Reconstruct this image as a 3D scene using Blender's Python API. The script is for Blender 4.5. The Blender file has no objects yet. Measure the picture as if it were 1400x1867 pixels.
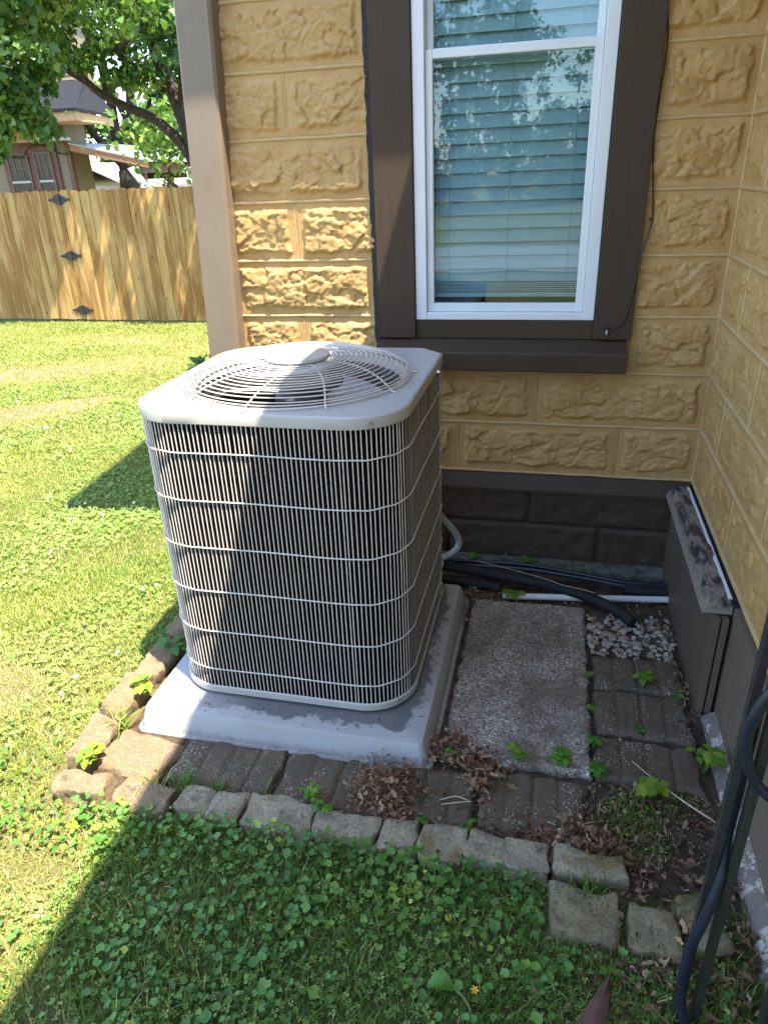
import bpy, bmesh, math, random
import numpy as np
from mathutils import Vector, Matrix, noise

# ------------------------------------------------------------------ camera, sky, sun, exposure
S = bpy.context.scene
COL = S.collection
F_PX, PITCH, ROLL, YAW = 1276.97, 0.451557, -0.042492, 0.245503
CAM = Vector((0.0, -2.6438, 1.52))
cd = bpy.data.cameras.new('camera'); cam = bpy.data.objects.new('camera', cd); COL.objects.link(cam)
cd.sensor_fit = 'VERTICAL'; cd.sensor_height = 36.0; cd.lens = F_PX / 1867.0 * 36.0
cd.clip_start = 0.02; cd.clip_end = 800.0
fw = Vector((0, math.cos(PITCH), -math.sin(PITCH))); up = Vector((0, math.sin(PITCH), math.cos(PITCH))); rt = Vector((1, 0, 0))
cx_ = math.cos(ROLL) * rt + math.sin(ROLL) * up; cy_ = -math.sin(ROLL) * rt + math.cos(ROLL) * up
Rz = Matrix.Rotation(YAW, 3, 'Z'); cx_, cy_, fw = Rz @ cx_, Rz @ cy_, Rz @ fw
M = Matrix((cx_, cy_, -fw)).transposed().to_4x4(); M.translation = CAM
cam.matrix_world = M; S.camera = cam

SUNV = Vector((-0.325, 0.20, -1.0)).normalized()          # direction the light travels
w = bpy.data.worlds.new('World'); S.world = w; w.use_nodes = True
nt = w.node_tree; nt.nodes.clear()
sky = nt.nodes.new('ShaderNodeTexSky'); sky.sky_type = 'NISHITA'; sky.sun_disc = False
sky.sun_elevation = math.asin(-SUNV.z); sky.sun_rotation = math.atan2(-SUNV.x, -SUNV.y) % (2 * math.pi)
sky.air_density = 1.0; sky.dust_density = 0.6; sky.ozone_density = 1.0
bg = nt.nodes.new('ShaderNodeBackground'); bg.inputs[1].default_value = 0.15
wo = nt.nodes.new('ShaderNodeOutputWorld')
nt.links.new(sky.outputs[0], bg.inputs[0]); nt.links.new(bg.outputs[0], wo.inputs[0])
sd = bpy.data.lights.new('sun', 'SUN'); sd.energy = 3.8; sd.angle = math.radians(0.5); sd.color = (1.0, 0.91, 0.77)
sun = bpy.data.objects.new('sun', sd); COL.objects.link(sun); sun.location = (4, -3, 12)
sun.rotation_euler = SUNV.to_track_quat('-Z', 'Y').to_euler()
S.view_settings.view_transform = 'Standard'; S.view_settings.look = 'None'
S.view_settings.exposure = 2.45; S.view_settings.gamma = 1.0; S.view_settings.use_curve_mapping = False
S.render.engine = 'CYCLES'
S.cycles.max_bounces = 8; S.cycles.transparent_max_bounces = 12

rng = np.random.default_rng(7); random.seed(7)

# ------------------------------------------------------------------ helpers: objects
WPOS = {}
def _link(o, parent, loc):
    COL.objects.link(o)
    loc = Vector(loc)
    if parent is not None:
        o.parent = parent; o.location = loc - WPOS[parent.name]
    else:
        o.location = loc
    WPOS[o.name] = loc
    return o
def put(me, name, parent=None, loc=(0, 0, 0), rot=None, scale=None):
    o = bpy.data.objects.new(name, me); _link(o, parent, loc)
    if rot is not None: o.rotation_euler = rot
    if scale is not None: o.scale = scale
    return o
def tag(o, label=None, cat=None, group=None, kind=None):
    if label: o['label'] = label
    if cat: o['category'] = cat
    if group: o['group'] = group
    if kind: o['kind'] = kind
    return o
def thing(name, label, cat, loc=(0, 0, 0), group=None, parent=None):
    o = bpy.data.objects.new(name, None); o.empty_display_size = 0.1; _link(o, parent, loc)
    if parent is None: tag(o, label, cat, group)
    return o
def smooth_angle(me, deg):
    bm = bmesh.new(); bm.from_mesh(me); lim = math.radians(deg)
    for f in bm.faces: f.smooth = True
    for e in bm.edges:
        e.smooth = len(e.link_faces) == 2 and e.calc_face_angle(0.0) < lim
    bm.to_mesh(me); bm.free()
def npmesh(name, V, polys, mat, tint=None, smooth=False):
    """V (n,3); polys list of integer arrays (m,k)"""
    me = bpy.data.meshes.new(name); V = np.asarray(V, np.float32)
    me.vertices.add(len(V)); me.vertices.foreach_set('co', V.ravel())
    loops = np.concatenate([p.ravel() for p in polys]).astype(np.int32)
    tot = np.concatenate([np.full(len(p), p.shape[1]) for p in polys]).astype(np.int32)
    start = np.concatenate([[0], np.cumsum(tot)[:-1]]).astype(np.int32)
    me.loops.add(len(loops)); me.loops.foreach_set('vertex_index', loops)
    me.polygons.add(len(tot)); me.polygons.foreach_set('loop_start', start); me.polygons.foreach_set('loop_total', tot)
    if tint is not None:
        a = me.attributes.new('tint', 'FLOAT', 'POINT'); a.data.foreach_set('value', np.asarray(tint, np.float32))
    me.update(calc_edges=True); me.validate()
    if smooth: me.polygons.foreach_set('use_smooth', np.ones(len(tot), bool))
    if mat: me.materials.append(mat)
    return me
class MB:
    def __init__(s): s.v = []; s.f = []
    def add(s, vs, fs):
        b = len(s.v); s.v += [tuple(v) for v in vs]; s.f += [tuple(i + b for i in f) for f in fs]; return s
    def box(s, x0, x1, y0, y1, z0, z1, b=0.0):
        if b <= 0:
            vs = [(x, y, z) for x in (x0, x1) for y in (y0, y1) for z in (z0, z1)]
            return s.add(vs, [(0, 1, 3, 2), (4, 6, 7, 5), (0, 4, 5, 1), (2, 3, 7, 6), (0, 2, 6, 4), (1, 5, 7, 3)])
        bm = bmesh.new(); bmesh.ops.create_cube(bm, size=1.0)
        for v in bm.verts:
            v.co = Vector(((x0 + x1) / 2 + v.co.x * (x1 - x0), (y0 + y1) / 2 + v.co.y * (y1 - y0), (z0 + z1) / 2 + v.co.z * (z1 - z0)))
        bmesh.ops.bevel(bm, geom=list(bm.edges), offset=b, segments=2, affect='EDGES', profile=0.6)
        bm.verts.index_update()
        s.add([v.co for v in bm.verts], [[v.index for v in f.verts] for f in bm.faces]); bm.free(); return s
    def prism(s, poly, axis, a, b):
        """poly: 2D points; axis 'x','y','z' = extrusion axis; counter order irrelevant"""
        n = len(poly)
        def P(p, t): return {'x': (t, p[0], p[1]), 'y': (p[0], t, p[1]), 'z': (p[0], p[1], t)}[axis]
        vs = [P(p, a) for p in poly] + [P(p, b) for p in poly]
        fs = [tuple(range(n))[::-1], tuple(range(n, 2 * n))] + [(i, (i + 1) % n, n + (i + 1) % n, n + i) for i in range(n)]
        return s.add(vs, fs)
    def tube(s, pts, r, n=8, closed=False, cap=True):
        pts = [Vector(p) for p in pts]; m = len(pts); rs = r if hasattr(r, '__len__') else [r] * m
        ring = []; prev = None
        for i, p in enumerate(pts):
            if closed: t = pts[(i + 1) % m] - pts[i - 1]
            else: t = pts[min(i + 1, m - 1)] - pts[max(i - 1, 0)]
            t.normalize()
            if prev is None:
                a = Vector((0, 0, 1)) if abs(t.z) < 0.9 else Vector((1, 0, 0))
                u = t.cross(a).normalized()
            else:
                u = (prev - t * prev.dot(t)).normalized()
            prev = u; v = t.cross(u)
            ring.append([p + (u * math.cos(2 * math.pi * k / n) + v * math.sin(2 * math.pi * k / n)) * rs[i] for k in range(n)])
        vs = [q for rr in ring for q in rr]; fs = []
        for i in range(m if closed else m - 1):
            j = (i + 1) % m
            for k in range(n): fs.append((i * n + k, i * n + (k + 1) % n, j * n + (k + 1) % n, j * n + k))
        if cap and not closed: fs += [tuple(range(n))[::-1], tuple(range((m - 1) * n, m * n))]
        return s.add(vs, fs)
    def loft(s, rings, cap0=True, cap1=True):
        n = len(rings[0]); vs = [p for r in rings for p in r]; fs = []
        for i in range(len(rings) - 1):
            for k in range(n): fs.append((i * n + k, i * n + (k + 1) % n, (i + 1) * n + (k + 1) % n, (i + 1) * n + k))
        if cap0: fs.append(tuple(range(n))[::-1])
        if cap1: fs.append(tuple(range((len(rings) - 1) * n, len(rings) * n)))
        return s.add(vs, fs)
    def mesh(s, name, mat, smooth=None, fix=True):
        me = bpy.data.meshes.new(name); me.from_pydata(s.v, [], s.f)
        if fix:
            bm = bmesh.new(); bm.from_mesh(me); bmesh.ops.recalc_face_normals(bm, faces=bm.faces); bm.to_mesh(me); bm.free()
        if smooth: smooth_angle(me, smooth)
        if mat: me.materials.append(mat)
        return me
    def build(s, name, mat, parent=None, smooth=None, loc=None):
        return put(s.mesh(name, mat, smooth), name, parent, loc or (0, 0, 0)) if loc is None or True else None
def bez(pts, n=8):
    """Catmull-Rom through points"""
    P = [Vector(p) for p in pts]; P = [P[0] * 2 - P[1]] + P + [P[-1] * 2 - P[-2]]; out = []
    for i in range(1, len(P) - 2):
        for k in range(n):
            t = k / n; a, b, c, d = P[i - 1], P[i], P[i + 1], P[i + 2]
            out.append(0.5 * ((2 * b) + (c - a) * t + (2 * a - 5 * b + 4 * c - d) * t * t + (3 * b - a - 3 * c + d) * t ** 3))
    out.append(P[-2]); return out
def sstep(a, b, x):
    t = np.clip((x - a) / (b - a), 0, 1); return t * t * (3 - 2 * t)

# ------------------------------------------------------------------ helpers: materials
class NM:
    def __init__(s, name):
        s.m = bpy.data.materials.new(name); s.m.use_nodes = True; s.t = s.m.node_tree; s.t.nodes.clear()
        s.out = s.n('ShaderNodeOutputMaterial')
        s.tc = s.n('ShaderNodeTexCoord'); s.oi = s.n('ShaderNodeObjectInfo')
    def n(s, ty, **kw):
        nd = s.t.nodes.new(ty)
        for k, v in kw.items(): setattr(nd, k, v)
        return nd
    def L(s, a, b): s.t.links.new(a, b); return b
    def coord(s, scale=(1, 1, 1), rand=True):
        mp = s.n('ShaderNodeMapping'); mp.inputs['Scale'].default_value = scale
        s.L(s.tc.outputs['Object'], mp.inputs['Vector'])
        if rand:
            cm = s.n('ShaderNodeCombineXYZ'); ml = s.n('ShaderNodeMath', operation='MULTIPLY'); ml.inputs[1].default_value = 37.0
            s.L(s.oi.outputs['Random'], ml.inputs[0]); s.L(ml.outputs[0], cm.inputs[0]); s.L(ml.outputs[0], cm.inputs[1])
            s.L(cm.outputs[0], mp.inputs['Location'])
        return mp.outputs[0]
    def noise(s, co, scale, detail=5, rough=0.6, dist=0.0):
        nd = s.n('ShaderNodeTexNoise'); nd.inputs['Scale'].default_value = scale; nd.inputs['Detail'].default_value = detail
        nd.inputs['Roughness'].default_value = rough; nd.inputs['Distortion'].default_value = dist
        s.L(co, nd.inputs['Vector']); return nd.outputs['Fac']
    def voro(s, co, scale, out='Distance', feature='F1'):
        nd = s.n('ShaderNodeTexVoronoi', feature=feature); nd.inputs['Scale'].default_value = scale; s.L(co, nd.inputs['Vector']); return nd.outputs[out]
    def ramp(s, fac, stops):
        nd = s.n('ShaderNodeValToRGB'); e = nd.color_ramp.elements
        while len(e) < len(stops): e.new(0.5)
        for i, (p, c) in enumerate(stops):
            e[i].position = p; e[i].color = (c, c, c, 1) if not hasattr(c, '__len__') else (*c, 1)
        s.L(fac, nd.inputs[0]); return nd.outputs[0]
    def mix(s, fac, a, b, mode='MIX'):
        nd = s.n('ShaderNodeMix', data_type='RGBA', blend_type=mode)
        if hasattr(fac, 'is_linked'): s.L(fac, nd.inputs[0])
        else: nd.inputs[0].default_value = fac
        for i, c in ((6, a), (7, b)):
            if hasattr(c, 'is_linked'): s.L(c, nd.inputs[i])
            else: nd.inputs[i].default_value = (*c, 1)
        return nd.outputs[2]
    def math(s, op, a, b=None):
        nd = s.n('ShaderNodeMath', operation=op)
        for i, c in ((0, a), (1, b)):
            if c is None: continue
            if hasattr(c, 'is_linked'): s.L(c, nd.inputs[i])
            else: nd.inputs[i].default_value = c
        return nd.outputs[0]
    def bump(s, h, strength, dist=0.01, nrm=None):
        nd = s.n('ShaderNodeBump'); nd.inputs['Strength'].default_value = strength; nd.inputs['Distance'].default_value = dist
        s.L(h, nd.inputs['Height'])
        if nrm is not None: s.L(nrm, nd.inputs['Normal'])
        return nd.outputs[0]
    def attr(s, name):
        nd = s.n('ShaderNodeAttribute'); nd.attribute_name = name; return nd.outputs['Fac']
    def sep(s, co):
        nd = s.n('ShaderNodeSeparateXYZ'); s.L(co, nd.inputs[0]); return nd.outputs
    def done(s, col, rough=0.6, bump=None, spec=0.5, metal=0.0, sheen=None):
        p = s.n('ShaderNodeBsdfPrincipled')
        if hasattr(col, 'is_linked'): s.L(col, p.inputs['Base Color'])
        else: p.inputs['Base Color'].default_value = (*col, 1)
        if hasattr(rough, 'is_linked'): s.L(rough, p.inputs['Roughness'])
        else: p.inputs['Roughness'].default_value = rough
        p.inputs['Specular IOR Level'].default_value = spec; p.inputs['Metallic'].default_value = metal
        if bump is not None: s.L(bump, p.inputs['Normal'])
        s.L(p.outputs[0], s.out.inputs[0]); s.p = p; return s.m
def simple(name, c1, c2, scale=20, rough=0.55, bstr=0.15, bscale=120, spec=0.4, metal=0.0, bdist=0.003):
    m = NM(name); co = m.coord()
    f = m.noise(co, scale, 6, 0.65); c = m.mix(m.ramp(f, [(0.3, 0.0), (0.7, 1.0)]), c1, c2)
    b = m.bump(m.noise(co, bscale, 4), bstr, bdist)
    r = m.math('ADD', m.math('MULTIPLY', m.noise(co, scale * 2.3, 3), 0.25), rough - 0.12)
    return m.done(c, r, b, spec, metal)
def leafmat(name, stops, trans=0.45, rough=0.45, spec=0.35):
    m = NM(name); c = m.ramp(m.attr('tint'), stops)
    p = m.n('ShaderNodeBsdfPrincipled'); m.L(c, p.inputs['Base Color']); p.inputs['Roughness'].default_value = rough
    p.inputs['Specular IOR Level'].default_value = spec
    t = m.n('ShaderNodeBsdfTranslucent'); m.L(m.mix(1.0, c, (1.0, 1.0, 0.55), 'MULTIPLY'), t.inputs[0])
    mx = m.n('ShaderNodeMixShader'); mx.inputs[0].default_value = trans
    m.L(p.outputs[0], mx.inputs[1]); m.L(t.outputs[0], mx.inputs[2]); m.L(mx.outputs[0], m.out.inputs[0]); return m.m

# --- wall paint
m = NM('ochre block paint'); co = m.coord()
f1 = m.noise(co, 9, 7, 0.7, 0.6); f2 = m.noise(co, 38, 5, 0.65, 0.4); f3 = m.noise(co, 2.2, 3)
c = m.mix(m.ramp(f1, [(0.32, 0.0), (0.66, 1.0)]), (0.39, 0.218, 0.068), (0.47, 0.302, 0.122))
c = m.mix(m.ramp(f2, [(0.55, 0.0), (0.75, 0.55)]), c, (0.51, 0.375, 0.20))
c = m.mix(m.ramp(f3, [(0.45, 0.0), (0.7, 0.35)]), c, (0.34, 0.19, 0.06))
b = m.bump(m.noise(co, 75, 8, 0.7), 0.35, 0.006); b = m.bump(m.noise(co, 260, 3), 0.12, 0.002, b)
M_BLOCK = m.done(c, 0.62, b, 0.35)
m = NM('ochre joint paint'); co = m.coord(rand=False)
c = m.mix(m.ramp(m.noise(co, 14, 5), [(0.35, 0.0), (0.65, 1.0)]), (0.42, 0.27, 0.115), (0.48, 0.33, 0.158))
M_JOINT = m.done(c, 0.6, m.bump(m.noise(co, 90, 5), 0.25, 0.003), 0.35)
# --- brown trim paint
m = NM('brown trim paint'); co = m.coord(); cs = m.coord((60, 60, 2.2))
c = m.mix(m.noise(co, 5, 5), (0.048, 0.031, 0.020), (0.070, 0.047, 0.032))
c = m.mix(m.ramp(m.noise(m.coord((14, 14, 1.2)), 3.0, 6, 0.7), [(0.5, 0.0), (0.75, 0.5)]), c, (0.034, 0.022, 0.015))
c = m.mix(m.ramp(m.noise(m.coord((3, 3, 40)), 2.0, 4, 0.7), [(0.70, 0.0), (0.76, 0.5)]), c, (0.12, 0.095, 0.075))
M_TRIM = m.done(c, 0.5, m.bump(m.noise(cs, 1.0, 3), 0.12, 0.003), 0.16)
M_CAULK = simple('dark caulk', (0.012, 0.010, 0.010), (0.035, 0.03, 0.03), 60, 0.75, 0.8, 90, bdist=0.012)
m = NM('taupe post paint'); co = m.coord(); cs = m.coord((1, 1, 0.02))
wv = m.n('ShaderNodeTexNoise'); wv.inputs['Scale'].default_value = 85; wv.inputs['Detail'].default_value = 2; m.L(cs, wv.inputs['Vector'])
c = m.mix(m.noise(co, 7, 5), (0.165, 0.123, 0.086), (0.215, 0.164, 0.118))
c = m.mix(m.ramp(m.voro(co, 22), [(0.0, 0.7), (0.05, 0.0)]), c, (0.10, 0.075, 0.06))
M_POST = m.done(c, 0.5, m.bump(wv.outputs['Fac'], 0.35, 0.004), 0.4)
# --- brown foundation
m = NM('brown foundation paint'); co = m.coord()
c = m.mix(m.noise(co, 6, 6), (0.046, 0.030, 0.020), (0.070, 0.049, 0.035))
ch = m.ramp(m.noise(co, 16, 6, 0.75), [(0.672, 0.0), (0.685, 1.0)])
z = m.sep(m.tc.outputs['Object'])[2]
c = m.mix(ch, c, (0.36, 0.31, 0.25))
b = m.bump(m.noise(co, 30, 6, 0.7), 0.5, 0.008)
M_FOUND = m.done(c, 0.6, b, 0.2)
m = NM('grey brown ledge paint'); co = m.coord(rand=False); cs = m.coord((16, 4.5, 16), False)
c = m.mix(m.noise(co, 8, 5), (0.18, 0.148, 0.12), (0.24, 0.20, 0.168))
st = m.ramp(m.noise(cs, 2.2, 7, 0.75, 0.6), [(0.46, 0.0), (0.56, 0.95)])
xs = m.sep(m.tc.outputs['Object'])
zz = m.ramp(xs[2], [(0.385, 0.0), (0.40, 1.0)])
c = m.mix(m.math('MULTIPLY', st, zz), c, (0.018, 0.015, 0.016))
M_LEDGE = m.done(c, 0.55, m.bump(m.noise(co, 120, 5), 0.3, 0.003), 0.4)
m = NM('brown panel paint'); co = m.coord(rand=False); cs = m.coord((40, 2.5, 2.5), False)
c = m.mix(m.noise(co, 4, 5), (0.092, 0.066, 0.047), (0.132, 0.099, 0.073))
M_PANEL = m.done(c, 0.5, m.bump(m.noise(m.coord((3, 3, 0.5), False), 30, 4), 0.1, 0.004), 0.25)
m = NM('brown wing foundation'); co = m.coord(rand=False)
c = m.mix(m.noise(co, 3, 6), (0.12, 0.090, 0.063), (0.17, 0.13, 0.095))
chip = m.ramp(m.noise(co, 22, 6, 0.75), [(0.665, 0.0), (0.68, 1.0)])
c = m.mix(chip, c, (0.55, 0.47, 0.40))
M_WFOUND = m.done(c, 0.55, m.bump(m.noise(co, 55, 5), 0.25, 0.004), 0.35)
m = NM('flaking white concrete'); co = m.coord(rand=False)
c = m.mix(m.ramp(m.noise(co, 28, 6, 0.75), [(0.53, 0.0), (0.58, 1.0)]), (0.19, 0.145, 0.115), (0.46, 0.40, 0.33))
M_FOOT = m.done(c, 0.8, m.bump(m.noise(co, 60, 6), 0.6, 0.006), 0.3)
m = NM('mossy concrete'); co = m.coord(rand=False)
c = m.mix(m.ramp(m.noise(co, 20, 6, 0.7), [(0.4, 0.0), (0.65, 1.0)]), (0.055, 0.048, 0.036), (0.17, 0.155, 0.135))
c = m.mix(m.ramp(m.noise(co, 9, 5), [(0.60, 0.0), (0.70, 0.7)]), c, (0.045, 0.07, 0.018))
M_MOSSC = m.done(c, 0.9, m.bump(m.noise(co, 50, 7), 0.9, 0.012), 0.2)
# --- window
M_VINYL = simple('white vinyl', (0.60, 0.62, 0.64), (0.67, 0.68, 0.69), 6, 0.35, 0.04, 60, 0.5)
m = NM('window glass')
g = m.n('ShaderNodeBsdfGlossy'); g.inputs['Roughness'].default_value = 0.0; g.inputs['Color'].default_value = (0.95, 1, 1, 1)
t = m.n('ShaderNodeBsdfTransparent'); t.inputs[0].default_value = (0.80, 0.915, 0.95, 1)
fr = m.n('ShaderNodeFresnel'); fr.inputs['IOR'].default_value = 1.5
mx = m.n('ShaderNodeMixShader'); m.L(m.math('ADD', m.math('MULTIPLY', fr.outputs[0], 0.95), 0.0), mx.inputs[0])
nb = m.bump(m.noise(m.coord(rand=False), 3.0, 2), 0.02, 0.02); m.L(nb, g.inputs['Normal'])
m.L(t.outputs[0], mx.inputs[1]); m.L(g.outputs[0], mx.inputs[2]); m.L(mx.outputs[0], m.out.inputs[0]); M_GLASS = m.m
M_SLAT = simple('blind slat', (0.54, 0.56, 0.55), (0.60, 0.62, 0.61), 4, 0.5, 0.03, 40, 0.4)
M_CORDW = simple('blind cord', (0.42, 0.43, 0.42), (0.5, 0.5, 0.5), 60, 0.8)
M_ROOM = simple('dark room', (0.06, 0.055, 0.05), (0.08, 0.075, 0.07), 3, 0.9)
# --- condenser
m = NM('painted beige steel'); co = m.coord()
c = m.mix(m.noise(co, 5, 5), (0.34, 0.325, 0.295), (0.40, 0.38, 0.345))
scr = m.ramp(m.noise(m.coord((90, 6, 20)), 1.4, 6, 0.7, 0.3), [(0.56, 0.0), (0.68, 0.45)])
c = m.mix(scr, c, (0.33, 0.29, 0.25))
c = m.mix(m.ramp(m.noise(co, 30, 7, 0.75), [(0.58, 0.0), (0.75, 0.25)]), c, (0.42, 0.37, 0.30))
M_STEEL = m.done(c, m.math('ADD', m.math('MULTIPLY', m.noise(co, 12, 4), 0.3), 0.25), m.bump(m.noise(co, 9, 3), 0.05, 0.01), 0.5)
m = NM('painted wire'); co = m.coord()
c = m.mix(m.ramp(m.noise(co, 40, 5), [(0.45, 0.0), (0.75, 1.0)]), (0.60, 0.55, 0.495), (0.46, 0.40, 0.345))
M_WIRE = m.done(c, 0.45, m.bump(m.noise(co, 200, 3), 0.2, 0.001), 0.4)
M_WIRE_SHADE = simple('shaded side wire', (0.17, 0.14, 0.115), (0.27, 0.23, 0.19), 14, 0.6, 0.2, 200)  # darker wire colour: shade of the grille's right side painted in
m = NM('coil fins'); co = m.coord(rand=False); xyz = m.sep(co)
fz = m.math('SINE', m.math('MULTIPLY', xyz[2], 1050.0)); fx = m.math('SINE', m.math('MULTIPLY', m.math('ADD', xyz[0], xyz[1]), 1500.0))
h = m.math('ADD', fz, fx)
c = m.mix(m.ramp(m.noise(co, 9, 5), [(0.3, 0.0), (0.7, 1.0)]), (0.030, 0.021, 0.021), (0.052, 0.038, 0.037))
c = m.mix(m.ramp(h, [(0.0, 0.75), (0.8, 0.0)]), c, (0.006, 0.005, 0.006))
M_COIL = m.done(c, 0.8, m.bump(h, 1.0, 0.004), 0.05)
M_FAN = simple('grey fan metal', (0.32, 0.31, 0.31), (0.40, 0.39, 0.385), 15, 0.45, 0.1, 60, 0.4, 0.0)
M_MOTOR = simple('dark motor', (0.02, 0.02, 0.022), (0.05, 0.048, 0.045), 20, 0.5)
M_ZINC = simple('zinc screw', (0.5, 0.5, 0.5), (0.65, 0.65, 0.65), 60, 0.3, 0.1, 200, 0.5, 0.9)
m = NM('grey plastic pad'); co = m.coord(rand=False); p3 = m.sep(co)
c = m.mix(m.noise(co, 4, 5), (0.305, 0.30, 0.29), (0.355, 0.35, 0.338))
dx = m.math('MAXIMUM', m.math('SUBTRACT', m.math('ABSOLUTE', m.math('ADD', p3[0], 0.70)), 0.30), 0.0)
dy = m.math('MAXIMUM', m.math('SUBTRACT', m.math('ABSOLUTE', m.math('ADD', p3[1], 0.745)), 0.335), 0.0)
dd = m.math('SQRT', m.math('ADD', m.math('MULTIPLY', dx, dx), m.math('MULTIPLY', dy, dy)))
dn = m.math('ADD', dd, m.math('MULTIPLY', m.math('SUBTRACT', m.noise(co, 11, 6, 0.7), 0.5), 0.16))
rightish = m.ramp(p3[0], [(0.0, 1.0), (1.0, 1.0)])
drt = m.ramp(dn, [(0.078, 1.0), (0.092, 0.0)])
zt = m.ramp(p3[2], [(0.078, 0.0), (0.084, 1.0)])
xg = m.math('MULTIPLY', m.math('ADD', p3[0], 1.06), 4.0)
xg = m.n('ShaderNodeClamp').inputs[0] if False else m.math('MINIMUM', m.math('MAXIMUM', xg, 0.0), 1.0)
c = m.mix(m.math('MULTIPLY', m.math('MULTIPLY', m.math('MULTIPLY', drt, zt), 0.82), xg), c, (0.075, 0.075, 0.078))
c = m.mix(m.ramp(m.noise(co, 60, 6, 0.75), [(0.62, 0.0), (0.70, 0.5)]), c, (0.16, 0.14, 0.12))
spl = m.math('MULTIPLY', m.ramp(m.math('ADD', p3[2], m.math('MULTIPLY', m.noise(co, 24, 6, 0.7), 0.05)), [(0.035, 0.75), (0.062, 0.0)]), m.ramp(m.noise(co, 70, 5, 0.7), [(0.35, 0.2), (0.6, 1.0)]))
c = m.mix(spl, c, (0.12, 0.09, 0.065))
c = m.mix(m.ramp(m.noise(m.coord((1.2, 7, 7), False), 3.0, 6, 0.7), [(0.5, 0.0), (0.75, 0.35)]), c, (0.24, 0.22, 0.20))
M_PAD = m.done(c, 0.45, m.bump(m.noise(co, 160, 4), 0.08, 0.002), 0.4)
# --- masonry on the ground
m = NM('exposed aggregate'); co = m.coord(rand=False)
vc = m.voro(co, 155, 'Color'); vd = m.voro(co, 155); sx = m.sep(vc)
c = m.ramp(sx[0], [(0.0, (0.15, 0.118, 0.088)), (0.3, (0.29, 0.24, 0.185)), (0.6, (0.42, 0.36, 0.29)), (0.85, (0.31, 0.25, 0.19)), (1.0, (0.66, 0.60, 0.50))])
c = m.mix(m.ramp(vd, [(0.45, 0.0), (0.75, 0.9)]), c, (0.10, 0.08, 0.06))
c = m.mix(m.ramp(m.noise(co, 5, 6, 0.7), [(0.42, 0.0), (0.62, 0.8)]), c, (0.115, 0.082, 0.054))
hb = m.math('SUBTRACT', 1.0, vd)
M_AGG = m.done(c, 0.75, m.bump(m.noise(co, 240, 3), 0.3, 0.002, m.bump(hb, 0.3, 0.003)), 0.35)
m = NM('dark grooved paver'); co = m.coord()
c = m.mix(m.noise(co, 14, 6), (0.070, 0.047, 0.029), (0.135, 0.095, 0.060))
vs = m.sep(m.voro(co, 230, 'Color'))[0]; vd = m.voro(co, 230)
spk = m.math('MULTIPLY', m.ramp(vs, [(0.76, 0.0), (0.79, 1.0)]), m.ramp(vd, [(0.35, 1.0), (0.5, 0.0)]))
spk = m.math('MULTIPLY', spk, m.ramp(m.noise(co, 9, 4), [(0.48, 0.05), (0.60, 1.0)]))
c = m.mix(spk, c, (0.50, 0.43, 0.34))
c = m.mix(m.ramp(m.noise(co, 6, 5), [(0.52, 0.0), (0.68, 0.55)]), c, (0.06, 0.068, 0.038))
M_PAVER = m.done(c, 0.8, m.bump(m.noise(co, 90, 6, 0.7), 0.6, 0.006), 0.35)
m = NM('brown aggregate paver'); co = m.coord()
c = m.mix(m.noise(co, 14, 6), (0.14, 0.085, 0.043), (0.21, 0.137, 0.075))
vs = m.sep(m.voro(co, 230, 'Color'))[0]; vd = m.voro(co, 230)
c = m.mix(m.math('MULTIPLY', m.ramp(vs, [(0.70, 0.0), (0.73, 0.8)]), m.ramp(vd, [(0.35, 1.0), (0.5, 0.0)])), c, (0.34, 0.28, 0.20))
M_PAVERB = m.done(c, 0.8, m.bump(m.noise(co, 90, 6, 0.7), 0.6, 0.006), 0.35)
def stone_mat(name, a, bcol, lich=0.6):
    m = NM(name); co = m.coord()
    c = m.mix(m.ramp(m.noise(co, 18, 7, 0.7), [(0.3, 0.0), (0.7, 1.0)]), a, bcol)
    vs = m.sep(m.voro(co, 420, 'Color'))[0]
    c = m.mix(m.math('MULTIPLY', m.ramp(vs, [(0.90, 0.0), (0.92, 1.0)]), 0.55), c, (0.45, 0.42, 0.37))
    c = m.mix(m.ramp(m.noise(co, 9, 5), [(0.58, 0.0), (0.66, lich)]), c, (0.30, 0.20, 0.055))
    c = m.mix(m.ramp(m.noise(co, 24, 6), [(0.55, 0.0), (0.70, 0.75)]), c, (0.11, 0.088, 0.066))
    c = m.mix(m.ramp(m.noise(co, 150, 6, 0.8), [(0.50, 0.0), (0.62, 0.75)]), c, (0.13, 0.105, 0.08))
    c = m.mix(m.ramp(m.voro(co, 95), [(0.0, 0.85), (0.16, 0.0)]), c, (0.07, 0.055, 0.042))
    return m.done(c, 0.85, m.bump(m.noise(co, 130, 6, 0.8), 0.6, 0.006, m.bump(m.noise(co, 40, 10, 0.78), 1.0, 0.02)), 0.2)
M_STONE = stone_mat('grey edging stone', (0.36, 0.28, 0.165), (0.58, 0.485, 0.33), 0.75)
M_STONEO = stone_mat('warm edging stone', (0.27, 0.178, 0.085), (0.41, 0.305, 0.18), 0.6)
M_STONEY = stone_mat('mossy tan stone', (0.33, 0.255, 0.12), (0.48, 0.39, 0.205), 0.8)
m = NM('pebble'); co = m.coord(rand=False)
c = m.ramp(m.attr('tint'), [(0.0, (0.20, 0.105, 0.06)), (0.2, (0.27, 0.215, 0.16)), (0.5, (0.37, 0.325, 0.27)), (0.75, (0.21, 0.19, 0.17)), (1.0, (0.40, 0.33, 0.21))])
c = m.mix(m.ramp(m.noise(co, 60, 5), [(0.5, 0.0), (0.8, 0.6)]), c, (0.25, 0.19, 0.14))
M_PEB = m.done(c, 0.7, m.bump(m.noise(co, 120, 5), 0.3, 0.003), 0.35)
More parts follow.
